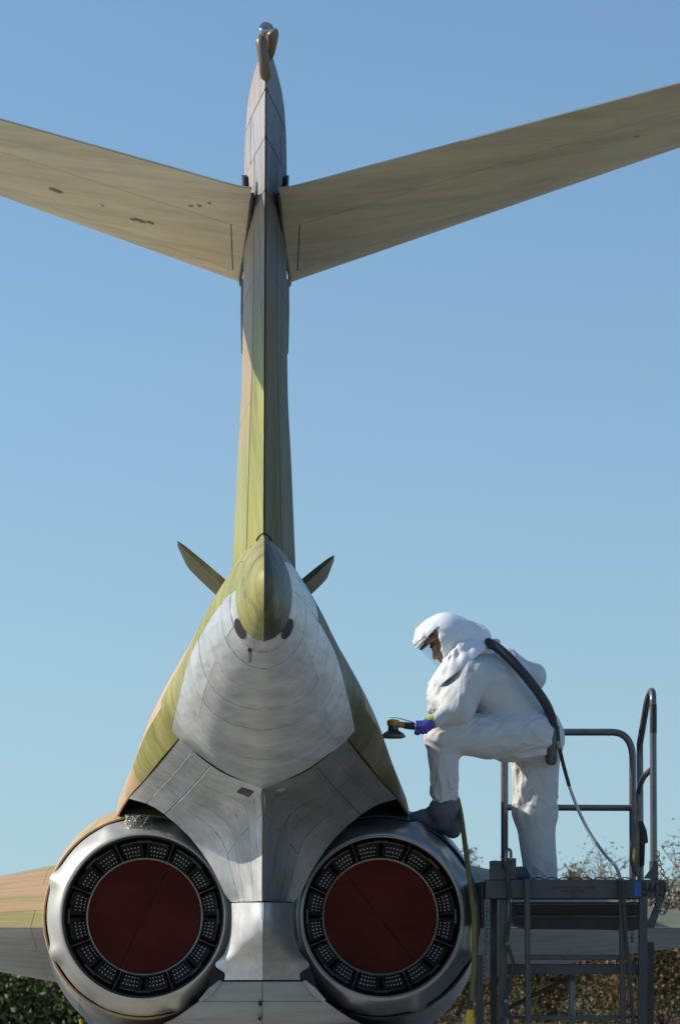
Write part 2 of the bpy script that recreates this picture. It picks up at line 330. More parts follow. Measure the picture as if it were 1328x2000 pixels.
a_[0] = np.stack([np.interp(np.linspace(0, 32, 41), np.arange(33), half[:, q]) for q in range(3)], 1)
GO = np.stack([cat_rom(a_[:, j], 57) for j in range(41)], 1)
lipA = rowU([(162,1442),(128,1473),(82,1505),(40,1525),(0,1541),(0,1600),(0,1660),(0,1715),(0,1760)], [-1.7,-1.6,-1.45,-1.25,-1.1,-.94,-.84,-.76,-.70])
lipB = rowU([(262,1560),(218,1574),(175,1604),(138,1640),(110,1678),(90,1712),(76,1742),(66,1756),(61,1762)], [-.25,-.27,-.29,-.30,-.30,-.30,-.29,-.28,-.28])
A_, B_ = np.array(lipA), np.array(lipB); mids = []
for t in (.25, .5, .75):
    q = A_*(1-t)+B_*t; q[:, 1] += .10*math.sin(math.pi*t); q[3:6, 2] += .03*math.sin(math.pi*t); mids.append(q)
GV = fine([A_]+mids+[B_], 57, 33)
KB = fine([
 rowU([(0,1763),(20,1763),(42,1763),(61,1764)], [-.70,-.62,-.46,-.28]), rowU([(0,1800),(21,1800),(43,1800),(61,1800)], [-.70,-.63,-.48,-.28]),
 rowU([(0,1832),(22,1832),(45,1832),(64,1832)], [-.62,-.58,-.47,-.28]), rowU([(0,1856),(25,1858),(51,1860),(74,1862)], [-.46,-.44,-.40,-.27]),
 rowU([(0,1880),(30,1881),(62,1882),(92,1885)], [-.34,-.33,-.31,-.26]), rowU([(0,1900),(26,1900),(52,1900),(74,1900)], [-.30,-.30,-.29,-.26]), rowU([(0,1914),(26,1914),(52,1914),(74,1914)], [-.28,-.28,-.27,-.26])], 25, 41)
BL = fine([rowU([(0,1917),(40,1917),(76,1917)], [-.28,-.27,-.26]), rowU([(0,1955),(60,1955),(122,1955)], [-.26,-.25,-.22]),
 rowU([(0,2000),(90,2000),(180,1995)], [-.18,-.16,-.1]), rowU([(0,2050),(120,2045),(235,2025)], [.25,.27,.35]), rowU([(0,2080),(150,2072),(280,2040)], [.8,.8,.85]),
 rowU([(0,2085),(150,2080),(280,2050)], [3,3,3]), rowU([(0,2060),(130,2058),(250,2040)], [7,7,7])], 25, 57)
# skins are separate panels over a dark backing, so the seams are real gaps
VM = [0, .085, .19, .30, .40, .50, .60, .69, .78, .87, 1]
for mir in (False, True):
    back_skin('inner_skin', GM, -1, M_dark, JET, mir); back_skin('inner_skin', GO, -1, M_dark, JET, mir)
    back_skin('inner_skin', GV, -1, M_dark, JET, mir, .006); back_skin('inner_skin', KB, 1, M_dark, JET, mir, .02); back_skin('inner_skin', BL, 1, M_dark, JET, mir)
    vo = [0, .09, .18, .27, .375, .46, .6, .8, 1]
    for i in range(len(vo)-1):
        uo = [0, .40, .77, 1]
        for j in range(3):
            m = M_tan2 if j == 0 else M_tan if (j == 1 or i > 2) else M_olive
            if i == 3 and j == 2: m = M_tan
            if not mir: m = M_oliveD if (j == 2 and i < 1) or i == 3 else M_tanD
            put_panel('skin_panel', GO, (vo[i], vo[i+1], uo[j], uo[j+1]), -1, m, JET, mir, .003, .012, .0)
    vv = [0, .16, .30, .44, .58, .74, 1]
    for i in range(len(vv)-1):
        uu = [0, .10, .20, .60, 1] if i % 2 == 0 else [0, .10, .20, 1]
        for j in range(len(uu)-1):
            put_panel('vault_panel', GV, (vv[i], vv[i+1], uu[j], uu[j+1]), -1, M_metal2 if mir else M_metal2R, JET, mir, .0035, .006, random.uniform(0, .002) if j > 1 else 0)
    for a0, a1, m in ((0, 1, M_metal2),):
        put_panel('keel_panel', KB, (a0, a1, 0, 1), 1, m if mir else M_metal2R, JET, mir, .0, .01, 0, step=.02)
    for a0, a1 in ((0, .17), (.17, .34), (.34, .6), (.6, 1)):
        put_panel('belly_panel', BL, (a0, a1, 0, 1), 1, M_belly, JET, mir, .004, .012, 0)
GM2 = np.concatenate([GM, GM[:, -2::-1]*np.array([-1, 1, 1])], 1)   # once round: right top .. bottom .. left top
for i in range(len(VM)-1):
    g0 = [.005, .010, .006, .011, .006, .009, .005, .010, .006, .007][i]
    us = [.23, .77] if i in (0, 6, 8, 9) else [.23, .335, .77] if i in (2, 7) else [.23, .66, .77] if i in (1, 4) else [.23, .34, .66, .77]
    for j in range(len(us)-1):
        put_panel('skin_panel', GM2, (VM[i], VM[i+1], us[j], us[j+1]), -1, M_metal, JET, False, g0, .012, random.uniform(0, .0016), mx=60, step=.03 if i < 3 else .05, gapu=.0022)
    for u0, u1, m in ((0, .125, M_tanD), (.125, .23, M_oliveD if i > 2 else M_metal), (.77, .822 if i > 4 else .875, M_olive), (.822 if i > 4 else .875, 1, M_tan if i > 4 else M_tan2)):
        put_panel('skin_panel', GM2, (VM[i], VM[i+1], u0, u1), -1, m, JET, False, .0022, .012, 0, step=.04)
# keel seam bead and crease lip
MB().tube([p+np.array([0, -.004, 0]) for p in cat_rom(lipA[4:], 24)], .0065, 6).build('keel_seam', mat('seam_sealant', (.16, .12, .06), .6, .2, .2), JET)
for s in (1, -1):
    pts = cat_rom(np.array(lipA[:5])*np.array([s, 1, 1])+np.array([0, -.003, .004]), 30)
    MB().tube(pts, [.003+.009*math.sin(math.pi*min(1, i/29*1.05))**2 for i in range(30)], 6).build('crease_gap', M_dark, JET)
# stiffener channels and small hatches on the vault
for s in (1, -1):
    for t0, w_ in ((.10, .02), (.205, .016)):
        pts = [samp(GV, v, t0)*np.array([s, 1, 1])+np.array([0, -.004, -.003]) for v in np.linspace(.04, .85, 14)]
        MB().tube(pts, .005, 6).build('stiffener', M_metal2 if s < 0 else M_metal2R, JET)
    hat = [(26, 1548), (50, 1541), (72, 1553), (48, 1561)] if s > 0 else [(-32, 1563), (-56, 1543), (-44, 1538), (-24, 1556)]
    v, f = panel(GV, .10, .19, .40, .47, -1, 0, .002, .006); v = v*np.array([s, 1, 1])
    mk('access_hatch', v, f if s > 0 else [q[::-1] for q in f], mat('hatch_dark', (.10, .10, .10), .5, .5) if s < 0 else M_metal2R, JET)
MB().tube([U(-15,1056,-4.72), U(-9,1047,-4.74), U(0,1040,-4.75), U(9,1047,-4.74), U(15,1056,-4.72)], .005, 6).build('rudder_notch', M_dark, JET)
# drag chute housing: two painted shells that meet in a ridge
rim = cat_rom(RW[0], 25); ridge = cat_rom([U(0,1046,-4.66), U(0,1075,-4.98), U(0,1120,-5.22), U(0,1165,-5.22), U(0,1205,-5.10), U(0,1235,-4.90), U(0,1254,-4.66)], 25)
for s in (1, -1):
    rows = []
    for t in np.linspace(0, 1, 13):
        b_ = rim*(1-t)+ridge*t; bul = np.sqrt(max(0, 1-t**1.7)); 
        c_ = b_.copy(); c_[:, 0] = rim[:, 0]*(bul*.62+.38*(1-t)); c_[:, 1] = rim[:, 1]*(1-t)+ridge[:, 1]*t
        rows.append(c_*np.array([s, 1, 1]))
    v = np.vstack(rows); n = 25
    f = [(i*n+j, i*n+j+1, (i+1)*n+j+1, (i+1)*n+j) for i in range(12) for j in range(24)]
    if s > 0: f = [q[::-1] for q in f]
    mk('chute_housing', v*np.array([1.02, 1, 1])+np.array([0, -.012, 0]), f, M_cone if s > 0 else M_coneL, JET)
for s in (1, -1):                             # dark openings flanking the housing
    pl = []
    for k in range(18):
        t = 2*math.pi*k/18; v_, u_ = .036+.046*math.cos(t), .735+.080*math.sin(t)
        pl.append((samp(GM, v_, u_)+nrm(GM, v_, u_, -1)*.004)*np.array([s, 1, 1]))
    c_ = (samp(GM, .036, .735)+nrm(GM, .036, .735, -1)*.004)*np.array([s, 1, 1])
    mk('vent_opening', pl+[c_], [((k+1) % 18, k, 18) if s > 0 else (k, (k+1) % 18, 18) for k in range(18)], M_dark, JET)
p0, p1 = U(-27, 1270, -4.56), U(-28, 1291, -4.42)
MB().tube([p0, p1], .011, 12).build('drain_pipe', M_rim, JET); MB().tube([p0+np.array([0, -.004, .004]), p0+np.array([0, .002, 0])], .009, 12).build('drain_hole', M_dark, JET)
# speed brake petals standing off the shoulders
for s, tip, b0, b1 in ((-1, (-170, 1052), (-76, 1138), (-92, 1118)), (1, (138, 1079), (74, 1140), (90, 1118))):
    y0, y1 = -2.9, -3.5
    A0, A1 = U(b0[0], b0[1]+4, y1), U(b1[0]*.86, b1[1]+14, y1)
    T = U(tip[0], tip[1], y1); mid = (A0+A1)/2; d = (T-mid); n2 = np.array([-d[2], 0, d[0]]); n2 /= np.linalg.norm(n2)
    vs, fs = [], []; K = 9
    for yy, wf in ((y1, 1.), (y1+.25, 1.02), (y0+.2, .9)):
        for side in (1, -1):
            for k in range(K+1):
                t = k/K; c = mid+d*t*wf; c[1] = yy+.10*t
                th = .017*math.sqrt(max(0, 1-t**1.6))+.001
                vs.append(c+n2*th*side*(1 if side > 0 else .8)-n2*.02*math.sin(math.pi*t)*s*0)
    n = 2*(K+1)
    for r_ in range(2):
        for k in range(K):
            for o_ in (0, K+1):
                a = r_*n+o_+k; fs.append((a, a+1, a+n+1, a+n))
    for r_ in (0, 2):
        for k in range(K): fs.append((r_*n+k, r_*n+k+1, r_*n+K+1+k+1, r_*n+K+1+k))
    fs += [(K, K+K+1, n+K+K+1, n+K), (n+K, n+K+K+1, 2*n+K+K+1, 2*n+K)]
    MB().add(vs, fs).build('speed_brake', M_oliveD, JET)
# ---- fin and rudder
FZ = [(3.2,.182),(3.4,.17),(3.9,.142),(4.2,.122),(4.5,.114),(4.95,.108),(5.2,.106),(5.4,.100),(5.52,.088),(5.6,.070),(5.66,.046),(5.69,.02)]
HF = .36
def fin_te(z): return -4.45-.425*(z-3.4)+(max(0, z-5.40)/.29)**2*.16
def fin_ch(z): return 3.1-.84*(z-3.4) if z < 5.4 else (3.1-.84*2.0)*(1-.30*((z-5.4)/.29)**2)
rows = []
for z, h in FZ:
    y = fin_te(z); ch = fin_ch(z); hh = h*.52; k = []
    for hw, dy in ((.0015, 0), (hh*.5, .18), (hh, HF), (h*.86, HF+.25*(ch-HF)), (h, HF+.45*(ch-HF)), (h*.72, HF+.75*(ch-HF)), (.002, ch)):
        k.append(np.array([hw, y+dy*min(1, ch/1.2), z]))
    rows.append(k)
GF = fine(rows, 61, 73); hu = 2/6
def vz(z):
    zs = [f[0] for f in FZ]; i = min(max(j for j in range(len(zs)) if zs[j] <= z), len(zs)-2)
    return (i+(z-zs[i])/(zs[i+1]-zs[i]))/(len(zs)-1)
zt = lambda py: next(z for z in np.arange(3.2, 5.69, .005) if P(513, py, fin_te(z))[2] <= z)
for mir in (False, True):
    back_skin('inner_skin', GF, -1, M_dark, JET, mir, .006)
    Z = [zt(p) for p in (1056, 372, 268, 176)]
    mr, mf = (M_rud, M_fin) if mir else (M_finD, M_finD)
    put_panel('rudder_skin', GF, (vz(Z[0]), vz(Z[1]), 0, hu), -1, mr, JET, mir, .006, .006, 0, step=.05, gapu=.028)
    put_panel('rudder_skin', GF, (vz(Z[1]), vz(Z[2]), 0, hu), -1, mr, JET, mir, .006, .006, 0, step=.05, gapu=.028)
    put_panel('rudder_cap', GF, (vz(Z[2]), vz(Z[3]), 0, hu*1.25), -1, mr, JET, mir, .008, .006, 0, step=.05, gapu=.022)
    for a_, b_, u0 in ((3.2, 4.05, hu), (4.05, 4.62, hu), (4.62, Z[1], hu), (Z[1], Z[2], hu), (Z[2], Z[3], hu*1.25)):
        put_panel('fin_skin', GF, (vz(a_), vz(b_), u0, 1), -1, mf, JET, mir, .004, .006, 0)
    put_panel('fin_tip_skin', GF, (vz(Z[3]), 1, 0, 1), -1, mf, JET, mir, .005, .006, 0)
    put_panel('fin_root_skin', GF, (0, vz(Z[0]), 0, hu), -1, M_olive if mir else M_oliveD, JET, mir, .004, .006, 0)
MB().box((-.021, fin_te(5.66)+.05, 5.672), (.021, fin_te(5.66)+.80, 5.69), .004).build('fin_cap', M_fin, JET)
# fin tip fairings and tail light
yt = -5.37
MB().tube(cat_rom([U(-10, 72, yt), U(-8, 90, yt-.01), U(-3, 125, yt+.0), U(0, 143, yt+.04), U(0, 153, yt+.12)], 16), [.016, .023, .027, .028, .027, .026, .026, .026, .027, .028, .029, .030, .029, .026, .018, .006], 14).build('tip_fairing', M_brownfair, JET)
MB().tube(cat_rom([U(9, 58, yt+.02), U(12, 66, yt+.03), U(10, 90, yt+.06), U(7, 118, yt+.12)], 14), [.012, .022, .027, .029, .030, .030, .029, .028, .026, .024, .022, .02, .016, .008], 14).build('tip_fairing', M_brownfair, JET)
c = U(-3, 62, yt+.06); MB().lathe([(.030*math.cos(t), .030*math.sin(t)) for t in np.linspace(-1.5, 1.5, 12)], c, 20).build('tail_light', M_chrome, JET)
MB().tube(cat_rom([U(-1, 55, yt+.1), U(2, 62, yt+.25), U(3, 80, yt+.5)], 8), [.03, .034, .036, .036, .034, .03, .02, .008], 12).build('tip_cap', M_fin, JET)
# seals along the stabilizer slot
for s in (1, -1):
    for pl in ([U(42*s, 346, -4.9), U(46*s, 342, -4.86), U(45*s, 372, -4.8), U(40*s, 374, -4.86)],
               [U(43*s, 545, -3.95), U(47*s, 545, -3.9), U(47.5*s, 610, -3.7), U(46*s, 690, -3.5), U(44*s, 692, -3.52), U(43*s, 610, -3.75)]):
        MB().prism(pl, (-.022*s, 0, 0)).build('slot_seal', M_soot, JET)
# ---- stabilizer halves
zr = P(548, 375, -5.0)[2]; TD = math.tan(R(10))
def stab_pt(x, c, side):                      # x outboard, c 0 = trailing edge .. 1 = leading edge
    yt_ = -5.0-.40*(x-.1); yl = -3.09-.785*(x-.1); ch = yl-yt_
    th = ch*.068*(2.6*math.sqrt(max(0, 1-c))*min(1, c*1.5)*.62 if c > .6 else 1.0*math.sin(math.pi*min(1, c/1.2))) 
    th = ch*.036*4*(c**.9)*(1-c)**.55 if 0 < c < 1 else 0
    z = zr+TD*(x-.1)+.02
    return np.array([x, yt_+ch*c, z+(th if side > 0 else -th)])
XS = [.10, .16, .5, .9, 1.4, 1.9, 2.3, 2.55, 2.62]
for mir in (False, True):
    for side, nm in ((-1, 'stabilizer_underside'), (1, 'stabilizer_top')):
        rows = []
        for x in XS:
            r_ = [stab_pt(x, c, side) for c in (0, .06, .2, .38, .55, .72, .86, .96, 1)]
            if x == XS[0]: r_ = [np.array([.062+.070*min(1, i/6), q[1], q[2]]) for i, q in enumerate(r_)]
            if x == XS[-1]: r_ = [np.array([q[0], q[1]*.75+.25*r_[4][1], zr+TD*(x-.1)+.02]) for q in r_]
            rows.append(r_)
        G = fine(rows, 41, 49); sg = 1*side
        back_skin('stabilizer_core', G, sg*-1 if False else sg, M_dark, JET, mir, .004)
        if side < 0: prs = [(0, 1, 0, .30), (0, .13, .30, .62), (.13, 1, .30, .62), (0, 1, .62, .90), (0, 1, .90, 1)]
        else: prs = [(0, 1, 0, .30), (0, 1, .30, 1)]
        for pr_ in prs:
            v, f = panel(G, *pr_, sg, .0028, .004, 0, step=.09)
            if mir: v = v*np.array([-1, 1, 1]); f = [q[::-1] for q in f]
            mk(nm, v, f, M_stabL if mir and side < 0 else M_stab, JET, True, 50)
    sx = -1 if mir else 1                     # root fairing lip and chips of worn paint
    pts = [(stab_pt(.1, c, -1)*np.array([0, 1, 1])+np.array([.058+.072*min(1, c/.75), 0, -.004]))*np.array([sx, 1, 1]) for c in np.linspace(.03, .98, 16)]
    MB().tube(pts, .009, 6).build('stabilizer_root_lip', M_soot, JET)
M_chip = mat('chipped_primer', (.26, .23, .17), .7)
for (x, c, r_) in ((-1.02, .48, .034), (-.62, .50, .030), (-.57, .485, .018), (-.66, .515, .014), (-.32, .2, .013), (-.36, .22, .010), (-.27, .16, .010), (-.8, .47, .009), (-.12, .62, .015), (1.75, .42, .014), (1.95, .4, .012)):
    p = stab_pt(abs(x), c, -1); sx = 1 if x > 0 else -1; pl = []
    for k in range(11):
        t = 2*math.pi*k/11; rr = r_*random.uniform(.55, 1.25)
        q = stab_pt(abs(x)+rr*math.cos(t), c+rr*.42*math.sin(t)/.9, -1); pl.append(q*np.array([sx, 1, 1])+np.array([0, 0, -.003]))
    MB().prism(pl, (0, 0, -.0015)).build('paint_chip', M_chip, JET)
# ---- wings
for mir in (False, True):
    sx = -1 if mir else 1; rows = {}
    for nm, sg in (('wing_top', 1), ('wing_underside', -1)):
        rows = []
        for x, zu, zl, yte, yle in ((.9, .62, -.56, 1.6, 7.2), (1.3, .54, -.46, 1.6, 6.6), (1.6, .47, -.40, 1.6, 6.2), (2.2, .34, -.285, 1.6, 5.7), (3.1, .13, -.15, 1.6, 5.1), (4.5, .10, -.09, 1.1, 4.2), (6.0, .05, -.05, .6, 3.2)):
            zz = zu if sg > 0 else zl; ch = yle-yte; r_ = []
            for c, k in ((0, 0), (.08, .24), (.2, .58), (.33, .88), (.45, 1.0), (.6, .98), (.8, .72), (.95, .3), (1, 0)):
                r_.append(np.array([x, yte+ch*c, 1.5+zz*k]))
            rows.append(r_)
        G = fine(rows, 33, 41)
        back_skin('wing_core', G, -sg if False else sg, M_dark, JET, mir, .005)
        us = [0, .18, .30, .45, 1] if sg < 0 else [0, .13, .28, 1]
        for j in range(len(us)-1):
            vs_ = [0, .33, 1] if j % 2 == 0 else [0, .22, .5, 1]
            for i in range(len(vs_)-1):
                v, f = panel(G, vs_[i], vs_[i+1], us[j], us[j+1], sg, .004, .005, 0, step=.12)
                if mir: v = v*np.array([-1, 1, 1]); f = [q[::-1] for q in f]
                mk(nm+'_panel', v, f, (M_wingtop if mir else M_oliveW) if sg > 0 else M_wingbot, JET, True, 50)
# ---- engine nacelles and nozzles
NZ = P(289, 1790, 0)[2]
M_nac = mat('nacelle_paint', TAN, .55, 0, .12, (2, 2, 2), col2=(.36, .35, .31), mixlo=.47, mixhi=.53, mixn=1.2, mixscale=(1, .6, 1), streak=((4, 1.2, 8), .2))
M_nacg = mat('nacelle_grey', (.36, .35, .31), .4, .35, .12, (2, 2, 2), streak=((4, 1.2, 10), .25))
for sx in (-1, 1):
    cx = sx*.746
    # painted skin, open at the back, in long strakes
    sec = [(.06, 0, .640, 0), (.22, .035, .676, .035), (.5, .035, .692, .035), (1.2, -.02, .73, .025), (2.2, -.08, .79, 0), (3.2, -.10, .82, 0), (6, -.05, .78, 0), (8.5, 0, .55, 0)]
    rows = [[np.array([cx-sx*di+r_*math.cos(t), y, NZ+dz+r_*math.sin(t)]) for t in np.linspace(0, 2*math.pi, 49)] for y, dz, r_, di in sec]
    G = fine(rows, 97, 31)
    back_skin('inner_skin', G, 1, M_dark, JET, False, .02)
    cuts = [0, .055, .30, .50, .63, .80, 1]
    for i in range(6):
        for a_, b_ in ((0, .16), (.16, .42), (.42, 1)):
            tm = (cuts[i]+cuts[i+1])/2*2*math.pi
            low = math.sin(tm) < -.25
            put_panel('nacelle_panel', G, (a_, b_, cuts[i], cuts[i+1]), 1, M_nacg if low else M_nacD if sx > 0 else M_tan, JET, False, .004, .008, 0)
    # rolled rear edge
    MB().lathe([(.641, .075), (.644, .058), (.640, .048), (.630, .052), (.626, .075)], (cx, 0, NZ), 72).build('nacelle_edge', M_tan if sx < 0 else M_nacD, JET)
    # tapered shroud with actuator blisters
    prof = [(.622, .14), (.620, .06), (.612, .0), (.598, -.06), (.578, -.12), (.552, -.17), (.524, -.205), (.508, -.215), (.500, -.212), (.494, -.19), (.49, -.10), (.49, .10)]
    def blis(r_, a_, t):
        g = 0
        for k in range(8):
            t0 = 2*math.pi*(k+.5)/8; d = (t-t0+math.pi) % (2*math.pi)-math.pi
            g += math.exp(-(d/.10)**2)*(.8+.4*math.sin(k*2.3))
        if a_ > -.20 and r_ > .53:
            e = math.exp(-((a_+.06)/.075)**2); wob = .007*noise.noise(Vector((math.cos(t)*2.6, math.sin(t)*2.6, a_*5)))
            return r_+.036*g*e+wob, a_-.050*g*e
        return r_, a_
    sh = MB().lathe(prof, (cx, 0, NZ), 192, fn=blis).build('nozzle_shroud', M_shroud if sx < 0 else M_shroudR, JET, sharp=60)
    MB().lathe([(.506, -.213), (.5, -.219), (.493, -.213), (.497, -.2)], (cx, 0, NZ), 96).build('shroud_rim', M_rim if sx > 0 else M_soot, sh)
    MB().lathe([(.489, -.18), (.488, .26), (.35, .27)], (cx, 0, NZ), 72).build('nozzle_liner', M_soot, JET)
    # eight flap pairs: perforated plates, struts between, heavy hinges
    rad = lambda r_, t, y: np.array([cx+r_*math.cos(t), y, NZ+r_*math.sin(t)])
    for k in range(16):
        t0 = 2*math.pi*(k+.5)/16; hw = .145; pl = MB(); n = 5
        vs = []
        for rr, yy in ((.462, -.04), (.372, .10), (.368, .13), (.458, .0)):
            w_ = hw if rr > .45 else hw*1.12
            for q in range(n): vs.append(rad(rr, t0+w_*(2*q/(n-1)-1), yy))
        fs = [(r_*n+q, r_*n+q+1, (r_+1)*n+q+1, (r_+1)*n+q) for r_ in range(3) for q in range(n-1)]
        pl.add(vs, fs)
        plate = pl.build('flap_plate', M_petal, JET)
        sd = MB()
        for a_ in range(3):
            rr = .388+.024*a_; yy = .10-.14*(rr-.372)/.09
            for b_ in range(-2, 3):
                tt = t0+b_*.050*(1+.02*a_) ; c_ = rad(rr, tt, yy-.004); ring = []
                for q in range(6):
                    al = 2*math.pi*q/6
                    ring.append(c_+np.array([.0065*math.cos(al), -.002, .0065*math.sin(al)]))
                sd.add(ring+[c_+np.array([0, -.006, 0])], [(q, (q+1) % 6, 6) for q in range(6)])
        tag(sd.build('stud', M_stud, plate), kind='stuff')
        pts = [rad(.466, t0-hw*.9+hw*1.8*q/6, -.045-(.006 if q % 2 else 0)) for q in range(7)]
        MB().tube(pts, .006, 5).build('flap_lip', M_petal, plate)
    for k in range(8):
        t = 2*math.pi*k/8
        tn = np.array([-math.sin(t), 0, math.cos(t)])
        hb = MB()
        for o_ in (-1, 1):
            hb.tube([rad(.478, t, -.10)+tn*.030*o_, rad(.455, t, -.07)+tn*.022*o_, rad(.372, t, .06)+tn*.014*o_], [.013, .012, .008], 6)
        hb.tube([rad(.470, t, -.105)-tn*.045, rad(.470, t, -.105)+tn*.045], .012, 8)
        hb.build('flap_hinge', M_petal, JET)
        t2 = t+math.pi/8
        MB().tube([rad(.487, t2, -.13), rad(.37, t2, .07)], .0055, 6).build('flap_strut', M_rim, JET)
    MB().lathe([(.376, .08), (.374, .05), (.366, .045), (.359, .05), (.357, .12)], (cx, 0, NZ), 96).build('inner_rim', M_rim, JET)
    # red engine cover: two folding leaves, slightly dished
    for hlf in (0, 1):
        t0 = (R(64) if sx < 0 else R(128))+math.pi*hlf; vs = [rad(0, 0, .105)]; fs = []; nr, na = 5, 33
        for i in range(1, nr+1):
            for j in range(na): vs.append(rad(.357*i/nr, t0+.004+(math.pi-.008)*j/(na-1), .105-.018*(1-(i/nr))*(1 if hlf else -.4)))
        vs[0] = rad(0, 0, .100)
        for j in range(na-1): fs.append((0, 1+j, 2+j))
        for i in range(nr-1):
            for j in range(na-1): a = 1+i*na+j; fs.append((a, a+na, a+na+1, a+1))
        MB().add(vs, fs).build('engine_cover', M_red, JET, True)
    # dark bulkhead behind the arch
bk = [U(-262,1566,.25)*1, U(-200,1500,.25), U(0,1490,.25), U(200,1500,.25), U(262,1566,.25), U(262,1640,.25), U(100,2020,.25), U(-100,2020,.25), U(-262,1640,.25)]
MB().prism(bk, (0, .05, 0)).build('bulkhead', M_dark, JET)
# crumpled wire mesh stuffed into the left arch
wm = MB()
for i in range(26):
    x0 = -268+i*2.0; pts = [U(x0+2*math.sin(j*.9+i), 1592+j*3.6+1.2*math.sin(i*1.7+j), -.12-.05*math.sin(j*.7+i*.6)) for j in range(10)]
    wm.tube(pts, .0022, 4)
for j in range(11):
    pts = [U(-268+i*4.0, 1592+j*3.3+1.5*math.sin(i*1.3+j*2), -.13-.05*math.sin(j*.7+i*1.2)) for i in range(14)]; wm.tube(pts, .0022, 4)
tag(wm.build('wire_mesh', M_mesh, JET), kind='stuff')
# lower side scoops beside the keel
for s in (1, -1):
    pts = [(92,1887),(78,1896),(72,1906),(75,1914),(96,1940),(112,1952),(118,1948),(104,1922),(98,1900)]
    MB().prism([U(x*s, y, -.255) for x, y in pts], (0, .06, 0)).build('scoop_recess', M_dark, JET)
    st = [U(78*s,1917,-.265), U(100*s,1945,-.265), U(120*s,1957,-.265), U(124*s,1953,-.265), U(104*s,1930,-.265), U(84*s,1914,-.265)]
    MB().prism(st, (0, .03, 0)).build('scoop_lip', M_belly, JET)
for (x, y) in ((-4, 1957), (-4, 1962), (-5, 1990)):
    MB().box(U(x-3, y+2, -.285), U(x+3, y-2, -.2)).build('latch', M_dark, JET, False)
MB().tube([U(-4,1955,-.268), U(-4,1994,-.2)], .004, 5).build('latch_seam', M_dark, JET)
# main gear, below the frame
for sx in (-1, 1):
    gx = sx*.95
    MB().tube([(gx*.9, 4.2, 1.2), (gx, 4.2, .42)], .07, 12).build('gear_leg', M_rim, JET)
    MB().lathe([(.16, -.11), (.36, -.11), (.41, -.07), (.42, 0), (.41, .07), (.36, .11), (.16, .11)], (0, 0, 0), 32).build('tyre', M_black, JET)
    o = bpy.data.objects[-1] if False else [q for q in JET.children if q.name.startswith('tyre')][-1]
    o.data.transform(Matrix.Translation((gx+.12*sx, 4.2, .42)) @ Matrix.Rotation(R(90), 4, 'Z'))
    MB().lathe([(.0, -.09), (.17, -.09), (.17, .09), (0, .09)], (0, 0, 0), 24).build('wheel_hub', M_rim, JET)
    o = [q for q in JET.children if q.name.startswith('wheel_hub')][-1]; o.data.transform(Matrix.Translation((gx+.12*sx, 4.2, .42)) @ Matrix.Rotation(R(90), 4, 'Z'))
d_ = [P(150,1966,1.0), P(157,1964,1.0), P(186,2004,1.0), P(176,2004,1.0)]
MB().prism(d_, (0, .03, 0)).build('gear_door', M_belly, JET)
MB().tube([P(158,1990,.9), P(162,2010,.9)], .012, 8).build('gear_pin', M_yfit, JET)

# ------------------------------------------------------------------ implicit surfaces for the worker
def nets(fn, lo, hi, h):
    lo = np.array(lo, float); n = np.ceil((np.array(hi)-lo)/h).astype(int)+1
    ax = [lo[i]+h*np.arange(n[i]) for i in range(3)]
    D = fn(ax, tuple(n)); S = D < 0
    cs = [(i, j, k) for i in (0, 1) for j in (0, 1) for k in (0, 1)]; m = n-1
    sl_ = lambda c: tuple(slice(c[q], c[q]+m[q]) for q in range(3))
    cnt_in = sum(S[sl_(c)].astype(np.int8) for c in cs); act = (cnt_in > 0) & (cnt_in < 8)
    idx = -np.ones(tuple(m), int); ii = np.argwhere(act); idx[act] = np.arange(len(ii))
    acc = np.zeros((len(ii), 3)); ct = np.zeros(len(ii))
    for a in cs:
        for q in range(3):
            if a[q] == 0:
                b = list(a); b[q] = 1
                da = D[ii[:, 0]+a[0], ii[:, 1]+a[1], ii[:, 2]+a[2]]; db = D[ii[:, 0]+b[0], ii[:, 1]+b[1], ii[:, 2]+b[2]]
                k = (da < 0) != (db < 0); t = np.where(k, da/np.where(k, da-db, 1), 0)
                p = np.array(a, float)[None].repeat(len(ii), 0); p[:, q] = t; acc[k] += p[k]; ct[k] += 1
    v = lo+(ii+acc/ct[:, None])*h; fs = []
    for q in range(3):
        a = np.moveaxis(S, q, 0); ch = a[:-1] != a[1:]; e = np.argwhere(ch)
        sg = a[:-1][ch]; oth = [r_ for r_ in range(3) if r_ != q]
        c3 = np.zeros((len(e), 3), int); c3[:, q] = e[:, 0]; c3[:, oth[0]] = e[:, 1]; c3[:, oth[1]] = e[:, 2]
        ok = (c3[:, oth[0]] > 0) & (c3[:, oth[1]] > 0) & (c3[:, oth[0]] < m[oth[0]]) & (c3[:, oth[1]] < m[oth[1]])
        c3 = c3[ok]; sg = sg[ok]; qd = []
        for da, db in ((0, 0), (-1, 0), (-1, -1), (0, -1)):
            d = c3.copy(); d[:, oth[0]] += da; d[:, oth[1]] += db; qd.append(idx[d[:, 0], d[:, 1], d[:, 2]])
        qd = np.stack(qd, 1); flip = sg if q != 1 else ~sg
        qd[~flip] = qd[~flip][:, ::-1]; fs.append(qd)
    return v, np.vstack(fs)
